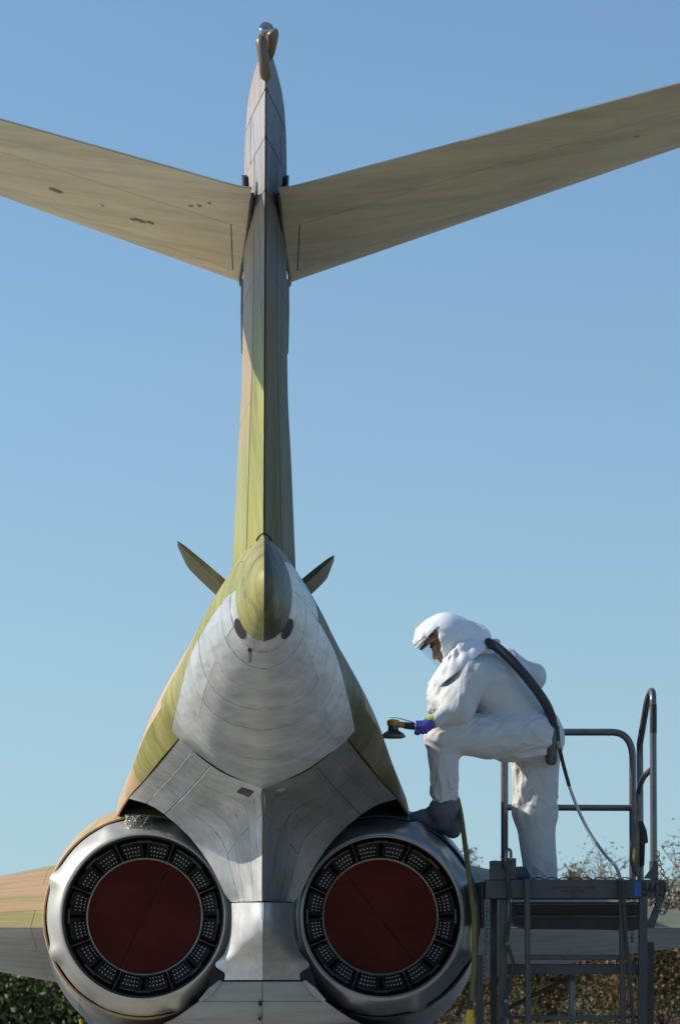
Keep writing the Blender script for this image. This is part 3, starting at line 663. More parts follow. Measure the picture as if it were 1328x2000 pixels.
def field(prims, k):
    def fn(ax, n):
        D = np.full(n, 1.0, np.float32)
        for pr_ in prims:
            kk = pr_.get('k', k); pts = np.array(pr_['box']); lo, hi = pts[0]-kk*2-.03, pts[1]+kk*2+.03
            s = tuple(slice(max(0, int(np.searchsorted(ax[i], lo[i]))-1), int(np.searchsorted(ax[i], hi[i]))+1) for i in range(3))
            X, Y, Z = np.meshgrid(ax[0][s[0]], ax[1][s[1]], ax[2][s[2]], indexing='ij')
            d = pr_['f'](np.stack([X, Y, Z], -1)).astype(np.float32); c = D[s]
            if pr_.get('sub'):
                D[s] = np.maximum(c, -d); continue
            h = np.clip(.5+.5*(c-d)/kk, 0, 1); D[s] = c*(1-h)+d*h-kk*h*(1-h)
        return D
    return fn
def cap(a, b, ra, rb, k=None, fl=1.0, fax=None):
    a, b = np.array(a, float), np.array(b, float); ab = b-a; L2 = ab@ab+1e-12
    def f(p):
        q = p-a; t = np.clip((q@ab)/L2, 0, 1); e = q-t[..., None]*ab
        if fl != 1.0: fa = np.array(fax, float); c = e@fa; e = e+(c*(1/fl-1))[..., None]*fa
        return np.sqrt((e*e).sum(-1))-(ra+(rb-ra)*t)
    r = max(ra, rb)*max(1, fl); d = dict(f=f, box=(np.minimum(a, b)-r, np.maximum(a, b)+r))
    if k: d['k'] = k
    return d
def ell(c, r, ax=None, k=None, sub=False):
    c = np.array(c, float); r = np.array(r, float); A = np.eye(3) if ax is None else np.array(ax, float)
    def f(p):
        q = (p-c)@A.T; l = np.sqrt(((q/r)**2).sum(-1)); l2 = np.sqrt(((q/r**2)**2).sum(-1))+1e-9
        return l*(l-1)/l2
    R_ = r.max(); d = dict(f=f, box=(c-R_, c+R_), sub=sub)
    if k: d['k'] = k
    return d
def sdf_obj(name, prims, k, h, m, parent, fold=None, pad=.06):
    lo = np.min([p['box'][0] for p in prims if not p.get('sub')], 0)-pad; hi = np.max([p['box'][1] for p in prims if not p.get('sub')], 0)+pad
    v, f = nets(field(prims, k), lo, hi, h)
    o = mk(name, v, f, m, parent)
    if fold:
        me = o.data; N = np.array([tuple(n.vector) for n in me.vertex_normals]); co = np.array(v)
        d = fold(co, N); co2 = co+N*d[:, None]
        e = np.vstack([f[:, [0, 1]], f[:, [1, 2]], f[:, [2, 3]], f[:, [3, 0]]]); dg = np.bincount(e.ravel(), minlength=len(co2))[:, None]
        for lam in (.45,):                 # relax the mesh a little so creases stay soft
            acc = np.zeros_like(co2)
            for a_, b_ in ((0, 1), (1, 0)): np.add.at(acc, e[:, a_], co2[e[:, b_]])
            co2 = co2*(1-lam)+lam*acc/np.maximum(dg, 1)
        me.vertices.foreach_set('co', co2.astype(np.float32).ravel()); me.update()
    return o
def folds(bones, amp=.012):
    def fn(co, N):
        best = np.full(len(co), 9.); bi = np.zeros(len(co), int); T = np.zeros(len(co))
        for i, (a, b, r, *_ ) in enumerate(bones):
            a, b = np.array(a), np.array(b); ab = b-a; t = np.clip(((co-a)@ab)/(ab@ab), 0, 1); d = np.linalg.norm(co-(a+t[:, None]*ab), axis=1)-r
            k = d < best; best[k] = d[k]; bi[k] = i; T[k] = t[k]
        out = np.zeros(len(co))
        for q in range(len(co)):
            a, b, r, ring, lng, skew = bones[bi[q]]; a, b = np.array(a), np.array(b); L = np.linalg.norm(b-a); ax = (b-a)/L
            p = co[q]; s = T[q]*L
            w_ = noise.noise(Vector(p)*5)*.5
            pr_ = Vector(p)-Vector(ax)*float(ax@p)
            jt = min(1., math.exp(-(T[q]/.25)**2)+math.exp(-((1-T[q])/.25)**2))
            mk_ = min(1., max(0., noise.noise(Vector(p)*3.2+Vector((5, 1, 2)))*1.3+.25+.55*jt))     # folds come in patches, most near joints
            n1 = noise.noise(Vector((s*15+skew*pr_.x*13+skew*pr_.z*9+w_*2, pr_.x*4+pr_.y*4, bi[q]*7.3)))
            n2 = noise.noise(Vector((pr_.x*23+s*7*skew+w_*2, pr_.y*23-s*7*skew, pr_.z*23+s*5*skew+bi[q]*3)))
            n4 = noise.noise(Vector((pr_.x*13-s*5*skew+w_, pr_.y*13, pr_.z*13+s*6*skew+bi[q]*3.1)))
            n3 = noise.noise(Vector(p)*4)
            cr = max(0., 1-abs(n4)*3.2)**2
            out[q] = amp*(mk_*(ring*jt*1.2*n1+1.1*lng*n2+.8*lng*(cr-.2))+.7*n3)
        return out
    return fn

# ------------------------------------------------------------------ the worker
WK = empty('person', tuple(P(1058, 1722, .32)))
tag(WK, 'person in white hooded protective coverall bending forward, one foot up on the engine', 'person')
W = lambda px, py, y: P(px, py, y)
hipL, hipR = W(1040, 1438, .12), W(1046, 1450, .30)
kneeL, ankL = W(866, 1438, .04), W(868, 1575, .10)
kneeR, ankR = W(1042, 1585, .32), W(1060, 1728, .32)
pel, bel, che, shb = W(1038, 1425, .21), W(1003, 1390, .21), W(958, 1335, .21), W(925, 1300, .21)
shL, elL, wrL = W(918, 1322, .02), W(893, 1385, -.06), W(851, 1407, -.13)
shR, elR, wrR = W(985, 1305, .40), W(1040, 1322, .46), W(1010, 1400, .44)
suit = [cap(pel, bel, .185, .185, .06), cap(bel, che, .185, .20, .06), cap(che, shb, .20, .15, .06),
        cap(hipL, kneeL, .172, .115, .05), cap(kneeL, ankL, .112, .080, .035), cap(hipR, kneeR, .172, .135, .06), cap(kneeR, ankR, .135, .098, .05),
        ell(W(1058, 1448, .21), (.125, .19, .15), None, .06),
        cap(shL, elL, .125, .105, .04), cap(elL, wrL, .085, .052, .03), ell(W(885, 1372, -.04), (.085, .08, .10), None, .04),
        cap(shR, elR, .10, .085, .05), cap(elR, wrR, .08, .06, .04), cap(shL, shR, .12, .12, .06),
        ell(W(852, 1372, .12), (.055, .16, .085), None, .04), ell(W(862, 1345, .14), (.075, .17, .09), None, .05),
        ell(W(966, 1255, .24), (.04, .05, .028), None, .02)]
BN = [(pel, che, .19, .45, .6, .9), (che, shb, .18, .4, .5, .5), (hipL, kneeL, .145, .2, 1.0, 1.3), (kneeL, ankL, .10, .15, 1.0, .8), (hipR, kneeR, .15, .3, .9, 1.1), (kneeR, ankR, .12, .4, .8, .8),
      (shL, elL, .115, .35, .6, .8), (elL, wrL, .07, .8, .3, .3), (shR, elR, .09, .8, .4, .5), (elR, wrR, .07, .8, .4, .5)]
coverall = sdf_obj('coverall', suit, .05, .0075, M_suit, WK, folds(BN, .0165))
# boots
def sole_cut(a_, b_):
    n_ = np.array([-(b_-a_)[2], 0, (b_-a_)[0]]); n_ /= np.linalg.norm(n_); n_ *= np.sign(n_[2])
    return dict(f=lambda p: (p-a_)@n_, box=(a_-.4, a_+.6), sub=True)
hl = W(884, 1622, .13); toe = W(812, 1596, .13)
sdf_obj('boot', [cap(W(867, 1584, .10), W(872, 1602, .11), .106, .084), cap(hl, W(850, 1608, .13), .046, .046), cap(W(850, 1608, .13), toe, .048, .038), cap(W(880, 1600, .12), hl, .068, .048),
        cap(W(866, 1592, .12), W(826, 1594, .13), .066, .046),
        sole_cut(W(798, 1604, .13), W(888, 1641, .13))], .02, .006, M_bootc, WK, folds([(W(868, 1568, .1), hl, .07, .8, .4, .5), (hl, toe, .05, .6, .4, .5)], .007))
sdf_obj('boot', [cap(W(1060, 1712, .32), W(1058, 1726, .32)+np.array([0, 0, .06]), .085, .06), cap(W(1058, 1722, .32)+np.array([.03, 0, .05]), W(1058, 1722, .32)+np.array([-.2, -.03, .05]), .055, .045)], .03, .008, M_bootc, WK)
# head inside the hood: face turned down to the left
HC = W(872, 1260, .16)
fdir = np.array([-.81, -.06, -.58]); fdir /= np.linalg.norm(fdir)
side = np.array([.05, -1, 0.]); side -= fdir*(side@fdir); side /= np.linalg.norm(side); hup = np.cross(side, fdir) if np.cross(side, fdir)[2] > 0 else np.cross(fdir, side)
def H(f_, s_, u_): return HC+fdir*f_+side*s_+hup*u_
AX = np.stack([fdir, side, hup])
head = [ell(H(-.005, 0, .04), (.098, .076, .10), AX, .03), ell(H(.03, 0, -.04), (.068, .060, .078), AX, .03), cap(H(.078, 0, .032), H(.108, 0, -.022), .011, .017, .012),
        ell(H(.078, 0, -.088), (.024, .028, .02), AX, .02), ell(H(.088, 0, -.050), (.016, .024, .007), AX, .008), ell(H(.086, 0, -.064), (.015, .022, .007), AX, .008),
        cap(H(.078, -.035, .040), H(.078, .035, .040), .013, .013, .015), ell(H(.055, .04, -.02), (.03, .02, .03), AX, .02), ell(H(.055, -.04, -.02), (.03, .02, .03), AX, .02),
        ell(H(.088, .032, .018), (.014, .017, .011), AX, None, True), ell(H(.088, -.032, .018), (.014, .017, .011), AX, None, True),
        cap(H(-.02, .08, .03), H(-.015, .085, -.01), .013, .012, .01), cap(H(-.02, -.08, .03), H(-.015, -.085, -.01), .013, .012, .01), cap(H(-.03, 0, -.06), H(-.09, 0, -.16), .06, .065, .03)]
hd = sdf_obj('head', head, .02, .005, M_skin, WK)
for s in (1, -1):
    MB().lathe([(.011*math.cos(t), .011*math.sin(t)) for t in np.linspace(-1.5, 1.5, 9)], H(.074, .031*s, .018), 12).build('eye', mat('eye_white', (.6, .58, .55), .3), hd)
    MB().tube([H(.090, .016*s, .046), H(.090, .034*s, .050), H(.080, .052*s, .044)], [.004, .006, .003], 6).build('eyebrow', M_hair, hd)
band = []
for k in range(33):
    t = 2*math.pi*k/32; band.append(H(.112*math.cos(t)-.01, .088*math.sin(t), .078+.01*math.cos(t)))
MB().tube(band, .016, 8, False).build('headband', M_orange, WK)
# hood shell: bag around the head with a window left open at the front
hood_p = [ell(W(868, 1250, .16), (.185, .165, .155), None, .05), cap(W(872, 1240, .16), W(925, 1252, .18), .135, .115, .06), cap(W(905, 1262, .18), W(930, 1300, .2), .13, .16, .06),
          ell(W(838, 1246, .16), (.085, .135, .09), None, .05), cap(W(870, 1262, .16), W(880, 1318, .18), .12, .13, .05)]
def wedge():                                  # everything in front of the visor's side edge and below its brow edge
    a_, b_, c_ = W(850, 1227, .16), W(868, 1306, .16), W(812, 1261, .16)
    n1 = np.array([-(b_-a_)[2], 0, (b_-a_)[0]]); n1 /= np.linalg.norm(n1); n1 *= np.sign(n1[0])
    n2 = np.array([-(c_-a_)[2], 0, (c_-a_)[0]]); n2 /= np.linalg.norm(n2); n2 *= np.sign(n2[2])
    return dict(f=lambda p: np.maximum((p-a_)@n1, (p-a_)@n2), box=(W(780, 1330, .16)-np.array([0, .5, 0]), W(870, 1215, .16)+np.array([0, .5, 0])), sub=True)
cut = [wedge(), ell(H(.0, 0, .0), (.13, .118, .14), AX, None, True)]
hood = sdf_obj('hood', hood_p+[dict(c, sub=True) for c in cut], .04, .0065, M_hoodc, WK, folds([(W(830, 1245, .16), W(920, 1245, .17), .15, .35, .9, 1.0), (W(905, 1262, .18), W(890, 1318, .18), .13, .5, .7, .6)], .0115))
# visor: curved clear sheet over the window, with a white frame
fr, vsv = [], []; nv_, nu_ = 9, 21
for i in range(nv_):
    t = i/(nv_-1); c_ = W(814+43*t, 1264+39*t, .16); e_ = W(850+17*t+4*math.sin(math.pi*t), 1228+76*t, .16)
    for j in range(nu_):
        ph = R(-90+180*j/(nu_-1)); q_ = e_+(c_-e_)*math.cos(ph)**.8 if math.cos(ph) > 1e-6 else e_.copy(); q_ = q_.copy(); q_[1] = .16-.145*math.sin(ph); vsv.append(q_)
q = [(i*nu_+j, i*nu_+j+1, (i+1)*nu_+j+1, (i+1)*nu_+j) for i in range(nv_-1) for j in range(nu_-1)]
mk('visor', vsv, q, vis, WK)
edge = [vsv[j] for j in range(nu_)]; MB().tube(edge, .009, 6).build('visor_frame', M_hoodc, WK)
for j in (0, nu_-1): MB().tube([vsv[i*nu_+j] for i in range(nv_)], .009, 6).build('visor_frame', M_hoodc, WK)
MB().tube([vsv[(nv_-1)*nu_+j] for j in range(nu_)], .0028, 6).build('visor_frame', M_rim, WK)
MB().tube([vsv[1*nu_+j]-fdir*.012 for j in range(1, nu_-1)], .011, 6).build('brow_bar', M_unit, WK)
# cape: draped collar sheet whose hem runs across chest and shoulder
cp, ncp, nr_ = [], 64, 11
n0, h0 = W(898, 1275, .18), W(900, 1308, .18)
axc = np.array([-.45, 0, -.89])
for i in range(nr_):
    t = i/(nr_-1)
    for j in range(ncp):
        a = 2*math.pi*j/ncp; ca, sa = math.cos(a), math.sin(a)
        # hem: front reaches (832,1358), back reaches (958,1256), near side midway
        front = W(833+31*(1-t), 1358-50*(1-t), .16); backp = W(958-28*(1-t), 1258-2*(1-t), .2)
        c_ = (front+backp)/2; hx = (backp-front)/2; hy = np.array([0, -(.14+.135*t**.8), -.02*t])
        p = c_+hx*ca+hy*sa
        bul = (.035+.05*max(0, sa)+.05*abs(sa))*math.sin(math.pi*min(1, .15+t*.85))
        nrm_ = np.array([-.55, 0, .83])
        fo = .030*(.5-abs(noise.noise(Vector((math.cos(a)*4+t*2, math.sin(a)*4, t*3.5+3))))*2)*(.35+.65*math.sin(math.pi*t)+.2*t)
        p = p+nrm_*((.055*(1-t)+bul*.5)*(.12+.88*((1+ca)/2)**.7+.9*t*(1-ca)/2))+np.array([ca*.6, -sa, .3])*fo
        cp.append(p)
fc = [(i*ncp+j, i*ncp+(j+1) % ncp, (i+1)*ncp+(j+1) % ncp, (i+1)*ncp+j) for i in range(nr_-1) for j in range(ncp)]
cape = mk('hood_cape', cp, fc, M_hoodc, WK); sm = cape.modifiers.new('Solid', 'SOLIDIFY'); sm.thickness = .004
sm = cape.modifiers.new('Sub', 'SUBSURF'); sm.levels = sm.render_levels = 1
# breathing hose, belt, regulator
hp = cat_rom([W(950, 1254, .10), W(975, 1268, .04), W(1010, 1302, .0), W(1043, 1342, -.01), W(1066, 1376, .0), W(1077, 1405, .02), W(1081, 1432, .04)], 90)
MB().tube(hp, [.030+.0028*(i % 2) for i in range(90)], 12).build('breathing_hose', M_hosed, WK)
MB().tube([W(944, 1250, .16), W(957, 1258, .10)], .022, 10).build('hose_collar', M_unit, WK)
MB().tube([W(1078, 1424, .03), W(1078, 1440, .03), W(1076, 1470, .03), W(1076, 1488, .03), W(1076, 1494, .03)], [.032, .037, .037, .036, .024], 14).build('air_regulator', M_unit, WK)
MB().tube([W(1087, 1418, .02), W(1089, 1440, .02), W(1090, 1456, .02)], .014, 8).build('hose_fitting', M_hosed, WK)
MB().tube([W(1088, 1448, .01), W(1091, 1462, .01)], .013, 8).build('brass_coupling', mat('dull_brass', (.30, .25, .13), .4, .7), WK)
bl = cat_rom([W(1036, 1393, .02), W(1052, 1403, .015), W(1070, 1412, .03), W(1084, 1418, .12)], 12)
bv = []
for p in bl: bv += [p+np.array([.0, -.012, .018]), p+np.array([0, -.012, -.018])]
bo = mk('belt', bv, [(2*i, 2*i+1, 2*i+3, 2*i+2) for i in range(11)], M_canvas2, WK); bo.modifiers.new('S', 'SOLIDIFY').thickness = .008
# ---- gloved hand around the sander handle
hx = lambda px, py, dy=0: W(px, py, -.15+dy)
hand = [ell(hx(826, 1420), (.050, .040, .043), None, .02), cap(wrL, hx(838, 1414), .036, .038, .02)]
grip0, grip1 = hx(778, 1421, -.0), hx(838, 1424, -.0)
ga = (grip1-grip0)/np.linalg.norm(grip1-grip0); gz = np.array([0, 0, 1.]); gz -= ga*(gz@ga); gz /= np.linalg.norm(gz); gy = np.cross(ga, gz)
if gy[1] > 0: gy = -gy                         # towards the camera
gc = hx(822, 1421)
for k in range(4):                            # four fingers wrapping over the top and down the near side
    o_ = ga*(-.030+.021*k); Lf = [1.0, 1.08, 1.02, .85][k]; r_ = [.0105, .011, .0105, .0095][k]
    pts = [gc+o_+(gy*math.sin(t)+gz*math.cos(t))*.036 for t in (R(-40), R(25*Lf), R(85*Lf), R(140*Lf), R(190*Lf))]
    for i in range(4): hand.append(cap(pts[i], pts[i+1], r_*1.1, r_*(1 if i < 3 else .85), .006))
tb = [gc+ga*.030-gy*.025+gz*.0, gc+ga*.005-gy*.038-gz*.015, gc-ga*.018-gy*.020-gz*.036, gc-ga*.032+gy*.002-gz*.038]
for i in range(3): hand.append(cap(tb[i], tb[i+1], .014-.001*i, .0125-.001*i, .008))
sdf_obj('glove', hand, .012, .0042, M_glove, WK, folds([(grip0, grip1, .04, .5, .4, .5)], .0025))
MB().tube([hx(835, 1413, .01), hx(847, 1408, .02)], [.044, .047], 16).build('cuff_tape', M_cuff, WK)

# ------------------------------------------------------------------ air sander in the gloved hand
sp = W(768, 1437, -.15); SD = empty('air_sander', tuple(sp)); tag(SD, 'yellow and black air sander held in the purple-gloved hand', 'sander')
px_m = 17.85/F
MB().lathe([(.0, -.016), (.060, -.016), (.076, -.010), (.077, -.004), (.074, .004), (.0, .004)], sp, 32, 'z').build('sanding_pad', mat('pad_tan', (.16, .13, .07), .8), SD)
MB().lathe([(.074, .004), (.060, .018), (.040, .030), (.034, .034), (.034, .040)], sp, 32, 'z').build('pad_skirt', M_black, SD)
MB().lathe([(.034, .036), (.033, .062), (.036, .064)], sp, 24, 'z').build('housing', M_unit, SD)
MB().lathe([(.034, .062), (.040, .072), (.041, .086), (.036, .098), (.022, .104), (0, .105)], sp, 24, 'z').build('palm_grip', M_yel, SD)
MB().tube([sp+np.array([.02, 0, .074]), sp+np.array([.075, 0, .066])], [.020, .019], 14).build('inlet', M_yel, SD)
MB().tube([sp+np.array([.070, 0, .066]), sp+np.array([.13, 0, .060]), grip1], [.022, .023, .020], 14).build('handle', M_black, SD)
MB().box(sp+np.array([-.018, -.011, .112]), sp+np.array([.03, .011, .115])).build('throttle_lever', M_unit, SD, False)
lv = MB().prism([sp+np.array([.03, -.011, .113]), sp+np.array([.10, -.011, .096]), sp+np.array([.13, -.011, .086]), sp+np.array([.13, -.011, .082]), sp+np.array([.10, -.011, .091]), sp+np.array([.03, -.011, .110])], (0, .022, 0)); lv.build('throttle_lever', M_unit, SD, False)

# ------------------------------------------------------------------ the work stand
ST = empty('maintenance_stand', (1.95, 0, 0)); tag(ST, 'grey wheeled maintenance stand with guard rails and a ladder, under the worker', 'work platform')
yF, yB = -.42, .58; DZ = P(1100, 1719, yF)[2]
xa, xb = P(945, 1735, yF)[0], P(1284, 1735, yF)[0]
def fbox(px0, py0, px1, py1, y0, y1, name, m=M_frame, bev=.004):
    p, q = P(px0, py0, y0), P(px1, py1, y0); return MB().box((p[0], y0, p[2]), (q[0], y1, q[2]), bev).build(name, m, ST, True)
fbox(947, 1718, 1284, 1755, yF, yF+.05, 'front_beam')
MB().box((xa+.02, yF+.052, DZ-.02), (xb, yB, DZ-.004), .003).build('deck', M_deck, ST)
MB().box((xa, yF+.06, DZ-.11), (xa+.04, yB, DZ-.022), .003).build('side_beam', M_frame, ST)
MB().box((xb-.04, yF+.06, DZ-.11), (xb, yB, DZ-.022), .003).build('side_beam', M_frame, ST)
MB().box((xa, yB+.002, DZ-.11), (xb, yB+.04, DZ), .003).build('rear_beam', M_frame, ST)
for px in (1062, 1168):
    x = P(px, 1760, 0)[0]; MB().box((x-.02, yF+.06, DZ-.10), (x+.02, yB-.003, DZ-.03), .003).build('deck_joist', M_frame, ST)
lift = [(1004,1762),(1250,1762),(1254,1812),(1235,1818),(1180,1816),(1030,1815),(1010,1808)]
MB().prism([P(x, y, .05) for x, y in lift], (0, .35, 0)).build('underdeck_tray', M_deck, ST, False)
for py in (1765, 1789): MB().tube([P(1005, py, .0), P(1252, py, .0)], .010, 8).build('underdeck_rail', M_rail, ST)
for k in range(9):                            # anti-slip cable loops lying on the deck edge
    px = 1015+k*24+random.uniform(-4, 4); pts = cat_rom([P(px, 1719, yF+.1), P(px+6, 1714.5, yF+.1), P(px+17, 1714.5, yF+.1), P(px+25, 1719, yF+.1)], 8)
    MB().tube(pts, .0035, 6).build('deck_wire', M_black, ST)
fbox(938, 1722, 946, 1812, yF+.02, yF+.3, 'edge_bumper', M_black, .006)
# corner bracket on the left
fbox(958, 1681, 980, 1718, yF-.01, yF+.10, 'corner_bracket'); fbox(981, 1676, 1008, 1718, yF+.01, yF+.12, 'corner_bracket')
MB().prism([P(975, 1690, yF-.02), P(996, 1718, yF-.02), P(958, 1718, yF-.02), P(958, 1690, yF-.02)], (0, .009, 0)).build('gusset_plate', M_frame, ST, False)
MB().tube(cat_rom([P(986, 1682, yF), P(987, 1664, yF), P(993, 1659, yF), P(997, 1664, yF), P(997, 1680, yF)], 14), .010, 8).build('lock_pin', M_rail, ST)
# lower frame
def post(px0, py0, px1, py1, y, r_, name, m=M_frame): 
    a_, b_ = P(px0, py0, y), P(px1, py1, y); d = (b_-a_); b_ = a_+d*((a_[2]-.12)/(a_[2]-b_[2])) if name == 'leg' else b_
    up_ = np.array([0, 0, 1.]); w_ = np.array([r_, 0, 0]); t_ = np.array([0, r_, 0])
    vs = [a_-w_-t_, a_+w_-t_, a_+w_+t_, a_-w_+t_, b_-w_-t_, b_+w_-t_, b_+w_+t_, b_-w_+t_]
    return MB().add(vs, [(0, 1, 2, 3), (7, 6, 5, 4), (0, 4, 5, 1), (1, 5, 6, 2), (2, 6, 7, 3), (3, 7, 4, 0)]).build(name, m, ST, False)
post(983, 1757, 981, 1995, yF+.03, .025, 'leg'); post(1255, 1757, 1253, 1995, yF+.03, .025, 'leg')
post(964, 1757, 964, 1995, yF+.32, .021, 'leg', M_deck); post(1268, 1840, 1268, 1995, .45, .024, 'leg', M_deck)
post(936, 1865, 936, 1995, yF+.25, .021, 'leg'); 
for sx_, yy in ((981, yF+.03), (1253, yF+.03), (964, yF+.32), (1268, .45), (936, yF+.25)):
    c = P(sx_, 1995, yy); MB().lathe([(.02, -.02), (.055, -.02), (.06, 0), (.055, .02), (.02, .02)], (c[0], yy, .06), 20).build('caster', M_black, ST)
for a_, b_ in (((1029, 1716), (1029, 1995)), ((1213, 1716), (1216, 1995))):
    p, q = P(*a_, yF-.05), P(*b_, yF-.05); q = p+(q-p)*((p[2]-.15)/(p[2]-q[2])); MB().box((p[0]-.016, yF-.062, q[2]), (p[0]+.016, yF-.004, p[2]), .004).build('ladder_rail', M_frame, ST)
for py in (1870, 1988, 2080): fbox(1035, py-5, 1208, py+5, yF-.04, yF-.015, 'ladder_rung')
fbox(990, 1883, 1246, 1903, yF+.062, yF+.13, 'cross_tube'); fbox(990, 1984, 1246, 1990, yF+.10, yF+.13, 'cross_brace')
MB().tube([P(1116, 1904, yF+.2), P(1116, 2060, yF+.2)], .018, 12).build('hydraulic_cylinder', M_rail, ST)
MB().tube([P(1116, 1904, yF+.2), P(1116, 1916, yF+.2)], .026, 12).build('cylinder_cap', M_deck, ST)
MB().tube([P(990, 1970, yF+.25), P(1106, 1912, yF+.25)], .013, 8).build('diagonal_brace', M_deck, ST)
MB().prism([P(1283, 1757, yF+.02), P(1300, 1725, yF+.02), P(1304, 1732, yF+.02), P(1277, 1812, yF+.02), P(1262, 1812, yF+.02)], (0, .04, 0)).build('end_gusset', M_frame, ST, False)
MB().prism([P(1284, 1718, yF+.01), P(1302, 1719, yF+.01), P(1304, 1735, yF+.01), P(1284, 1756, yF+.01)], (0, .12, 0)).build('end_shoe', M_deck, ST, False)
MB().prism([P(1256, 1716, yF-.006), P(1275, 1690, yF-.006), P(1284, 1690, yF-.006), P(1284, 1717, yF-.006)], (0, .012, 0)).build('gusset_plate', M_frame, ST, False)
# guard rails
def arc(a, b, c, n=8): return [a*(1-t)**2+2*b*t*(1-t)+c*t*t for t in np.linspace(0, 1, n)]
y = .52
MB().tube([P(985, 1722, y)]+[P(985, 1440, y)]+arc(P(985, 1452, y), P(985, 1430, y), P(1008, 1430, y))+[P(1190, 1430, y)]+arc(P(1195, 1430, y), P(1235, 1431, y), P(1235, 1485, y), 12)+[P(1235, 1720, y)], .0235, 14).build('rear_rail', M_rail, ST)
MB().tube([P(990, 1577, y), P(1230, 1578, y)], .021, 12).build('mid_rail', M_rail, ST)
y0, y1 = -.36, .36
MB().tube([P(1276, 1716, y0), P(1274.5, 1368, y0)]+arc(P(1274.5, 1368, y0), P(1274, 1328, y0+.06), P(1262, 1375, y0+.26), 12)+[P(1249, 1452, y1-.05)]+arc(P(1249, 1452, y1-.05), P(1248.5, 1466, y1), P(1249, 1482, y1), 6)+[P(1250, 1720, y1)], .0215, 14).build('end_rail', M_rail, ST)
MB().tube([P(1272, 1503, y0)]+arc(P(1263, 1510, y0+.1), P(1248, 1525, y1-.1), P(1247, 1552, y1-.06), 8)+[P(1247, 1620, y1-.06)], .019, 12).build('end_mid_rail', M_rail, ST)
MB().tube([P(1275, 1376, y0), P(1275, 1432, y0)], .0225, 14).build('rail_grip', M_black, ST)
MB().tube([P(1276, 1682, y0), P(1276, 1718, y0)], .028, 14).build('rail_socket', M_frame, ST)
# chains
def chain(pts, name, n):
    pp = cat_rom(pts, 200); L = np.r_[0, np.cumsum(np.linalg.norm(np.diff(pp, axis=0), axis=1))]; mb = MB()
    for k in range(n):
        s = (k+.5)/n*L[-1]; i = min(198, int(np.searchsorted(L, s))-1); c = pp[i]; d = pp[i+1]-pp[i]; d /= np.linalg.norm(d)
        e = np.cross(d, [0, 1, 0]) if k % 2 == 0 else np.cross(d, [.95, .3, 0]); e /= np.linalg.norm(e); hl_ = L[-1]/n*.66; wd = .0105
        ring = [c+d*(hl_*math.cos(t))+e*(wd*math.sin(t)) for t in np.linspace(0, 2*math.pi, 11)]
        mb.tube(ring, .0036, 5, False)
    return mb.build(name, M_chain, ST)
yc = yF-.03
chain([P(1283, 1664, yc), P(1288, 1690, yc), P(1300, 1722, yc), P(1306, 1745, yc), P(1303, 1770, yc), P(1296, 1783, yc), P(1289, 1779, yc), P(1286, 1762, yc)], 'safety_chain', 17)
chain([P(951, 1757, yc), P(950, 1800, yc), P(948, 1850, yc), P(946, 1900, yc), P(945, 1922, yc)], 'safety_chain', 20)
chain([P(1233, 1822, yc+.1), P(1234, 1840, yc+.1)], 'safety_chain', 4)
# lettering and decals on the beam
def text(body, px0, px1, py0, py1, y, m, name, bold=.0):
    c = bpy.data.curves.new(name, 'FONT'); c.body = body; c.extrude = .0006; c.offset = bold
    o = bpy.data.objects.new(name, c); col.objects.link(o)
    bpy.context.view_layer.update(); dg = bpy.context.evaluated_depsgraph_get(); me = bpy.data.meshes.new_from_object(o.evaluated_get(dg))
    bpy.data.objects.remove(o); v = np.array([tuple(q.co) for q in me.vertices]); lo, hi = v.min(0), v.max(0)
    A, B = P(px0, py1, y), P(px1, py0, y)
    n = np.stack([A[0]+(v[:, 0]-lo[0])/(hi[0]-lo[0])*(B[0]-A[0]), y-(v[:, 2]-lo[2]), A[2]+(v[:, 1]-lo[1])/(hi[1]-lo[1])*(B[2]-A[2])], 1)
    me.vertices.foreach_set('co', n.astype(np.float32).ravel()); me.update(); me.materials.clear(); me.materials.append(m)
    r_ = bpy.data.objects.new(name, me); col.objects.link(r_); r_.parent = ST; r_.matrix_parent_inverse = Matrix.Translation(ST.location).inverted(); return r_
text('B442', 1253.5, 1291.5, 1723, 1751, yF-.004, M_ink, 'stand_number', .016)
MB().prism([P(1253, 1719, yF-.001), P(1293, 1719, yF-.001), P(1293, 1755, yF-.001), P(1253, 1755, yF-.001)], (0, -.0015, 0)).build('number_plate', M_frame, ST, False)
MB().prism([P(1237.5, 1723, yF-.001), P(1251.5, 1723, yF-.001), P(1251.5, 1751, yF-.001), P(1237.5, 1751, yF-.001)], (0, -.002, 0)).build('blue_decal', M_blue, ST, False)
for row, x0, x1, n in ((1733.5, 1083, 1162, 26), (1740.5, 1097, 1143, 15)):   # red stencil lines, too worn to read
    mb = MB(); wstep = (x1-x0)/n
    for k in range(n):
        if k in (6, 9, 12, 18): continue
        a_, b_ = x0+k*wstep, x0+(k+.72)*wstep; h_ = random.uniform(1.8, 2.4)
        mb.prism([P(a_, row-h_, yF-.001), P(b_, row-h_, yF-.001), P(b_, row+h_, yF-.001), P(a_, row+h_, yF-.001)], (0, -.0012, 0))
    mb.build('worn_stencil', M_rink, ST, False)

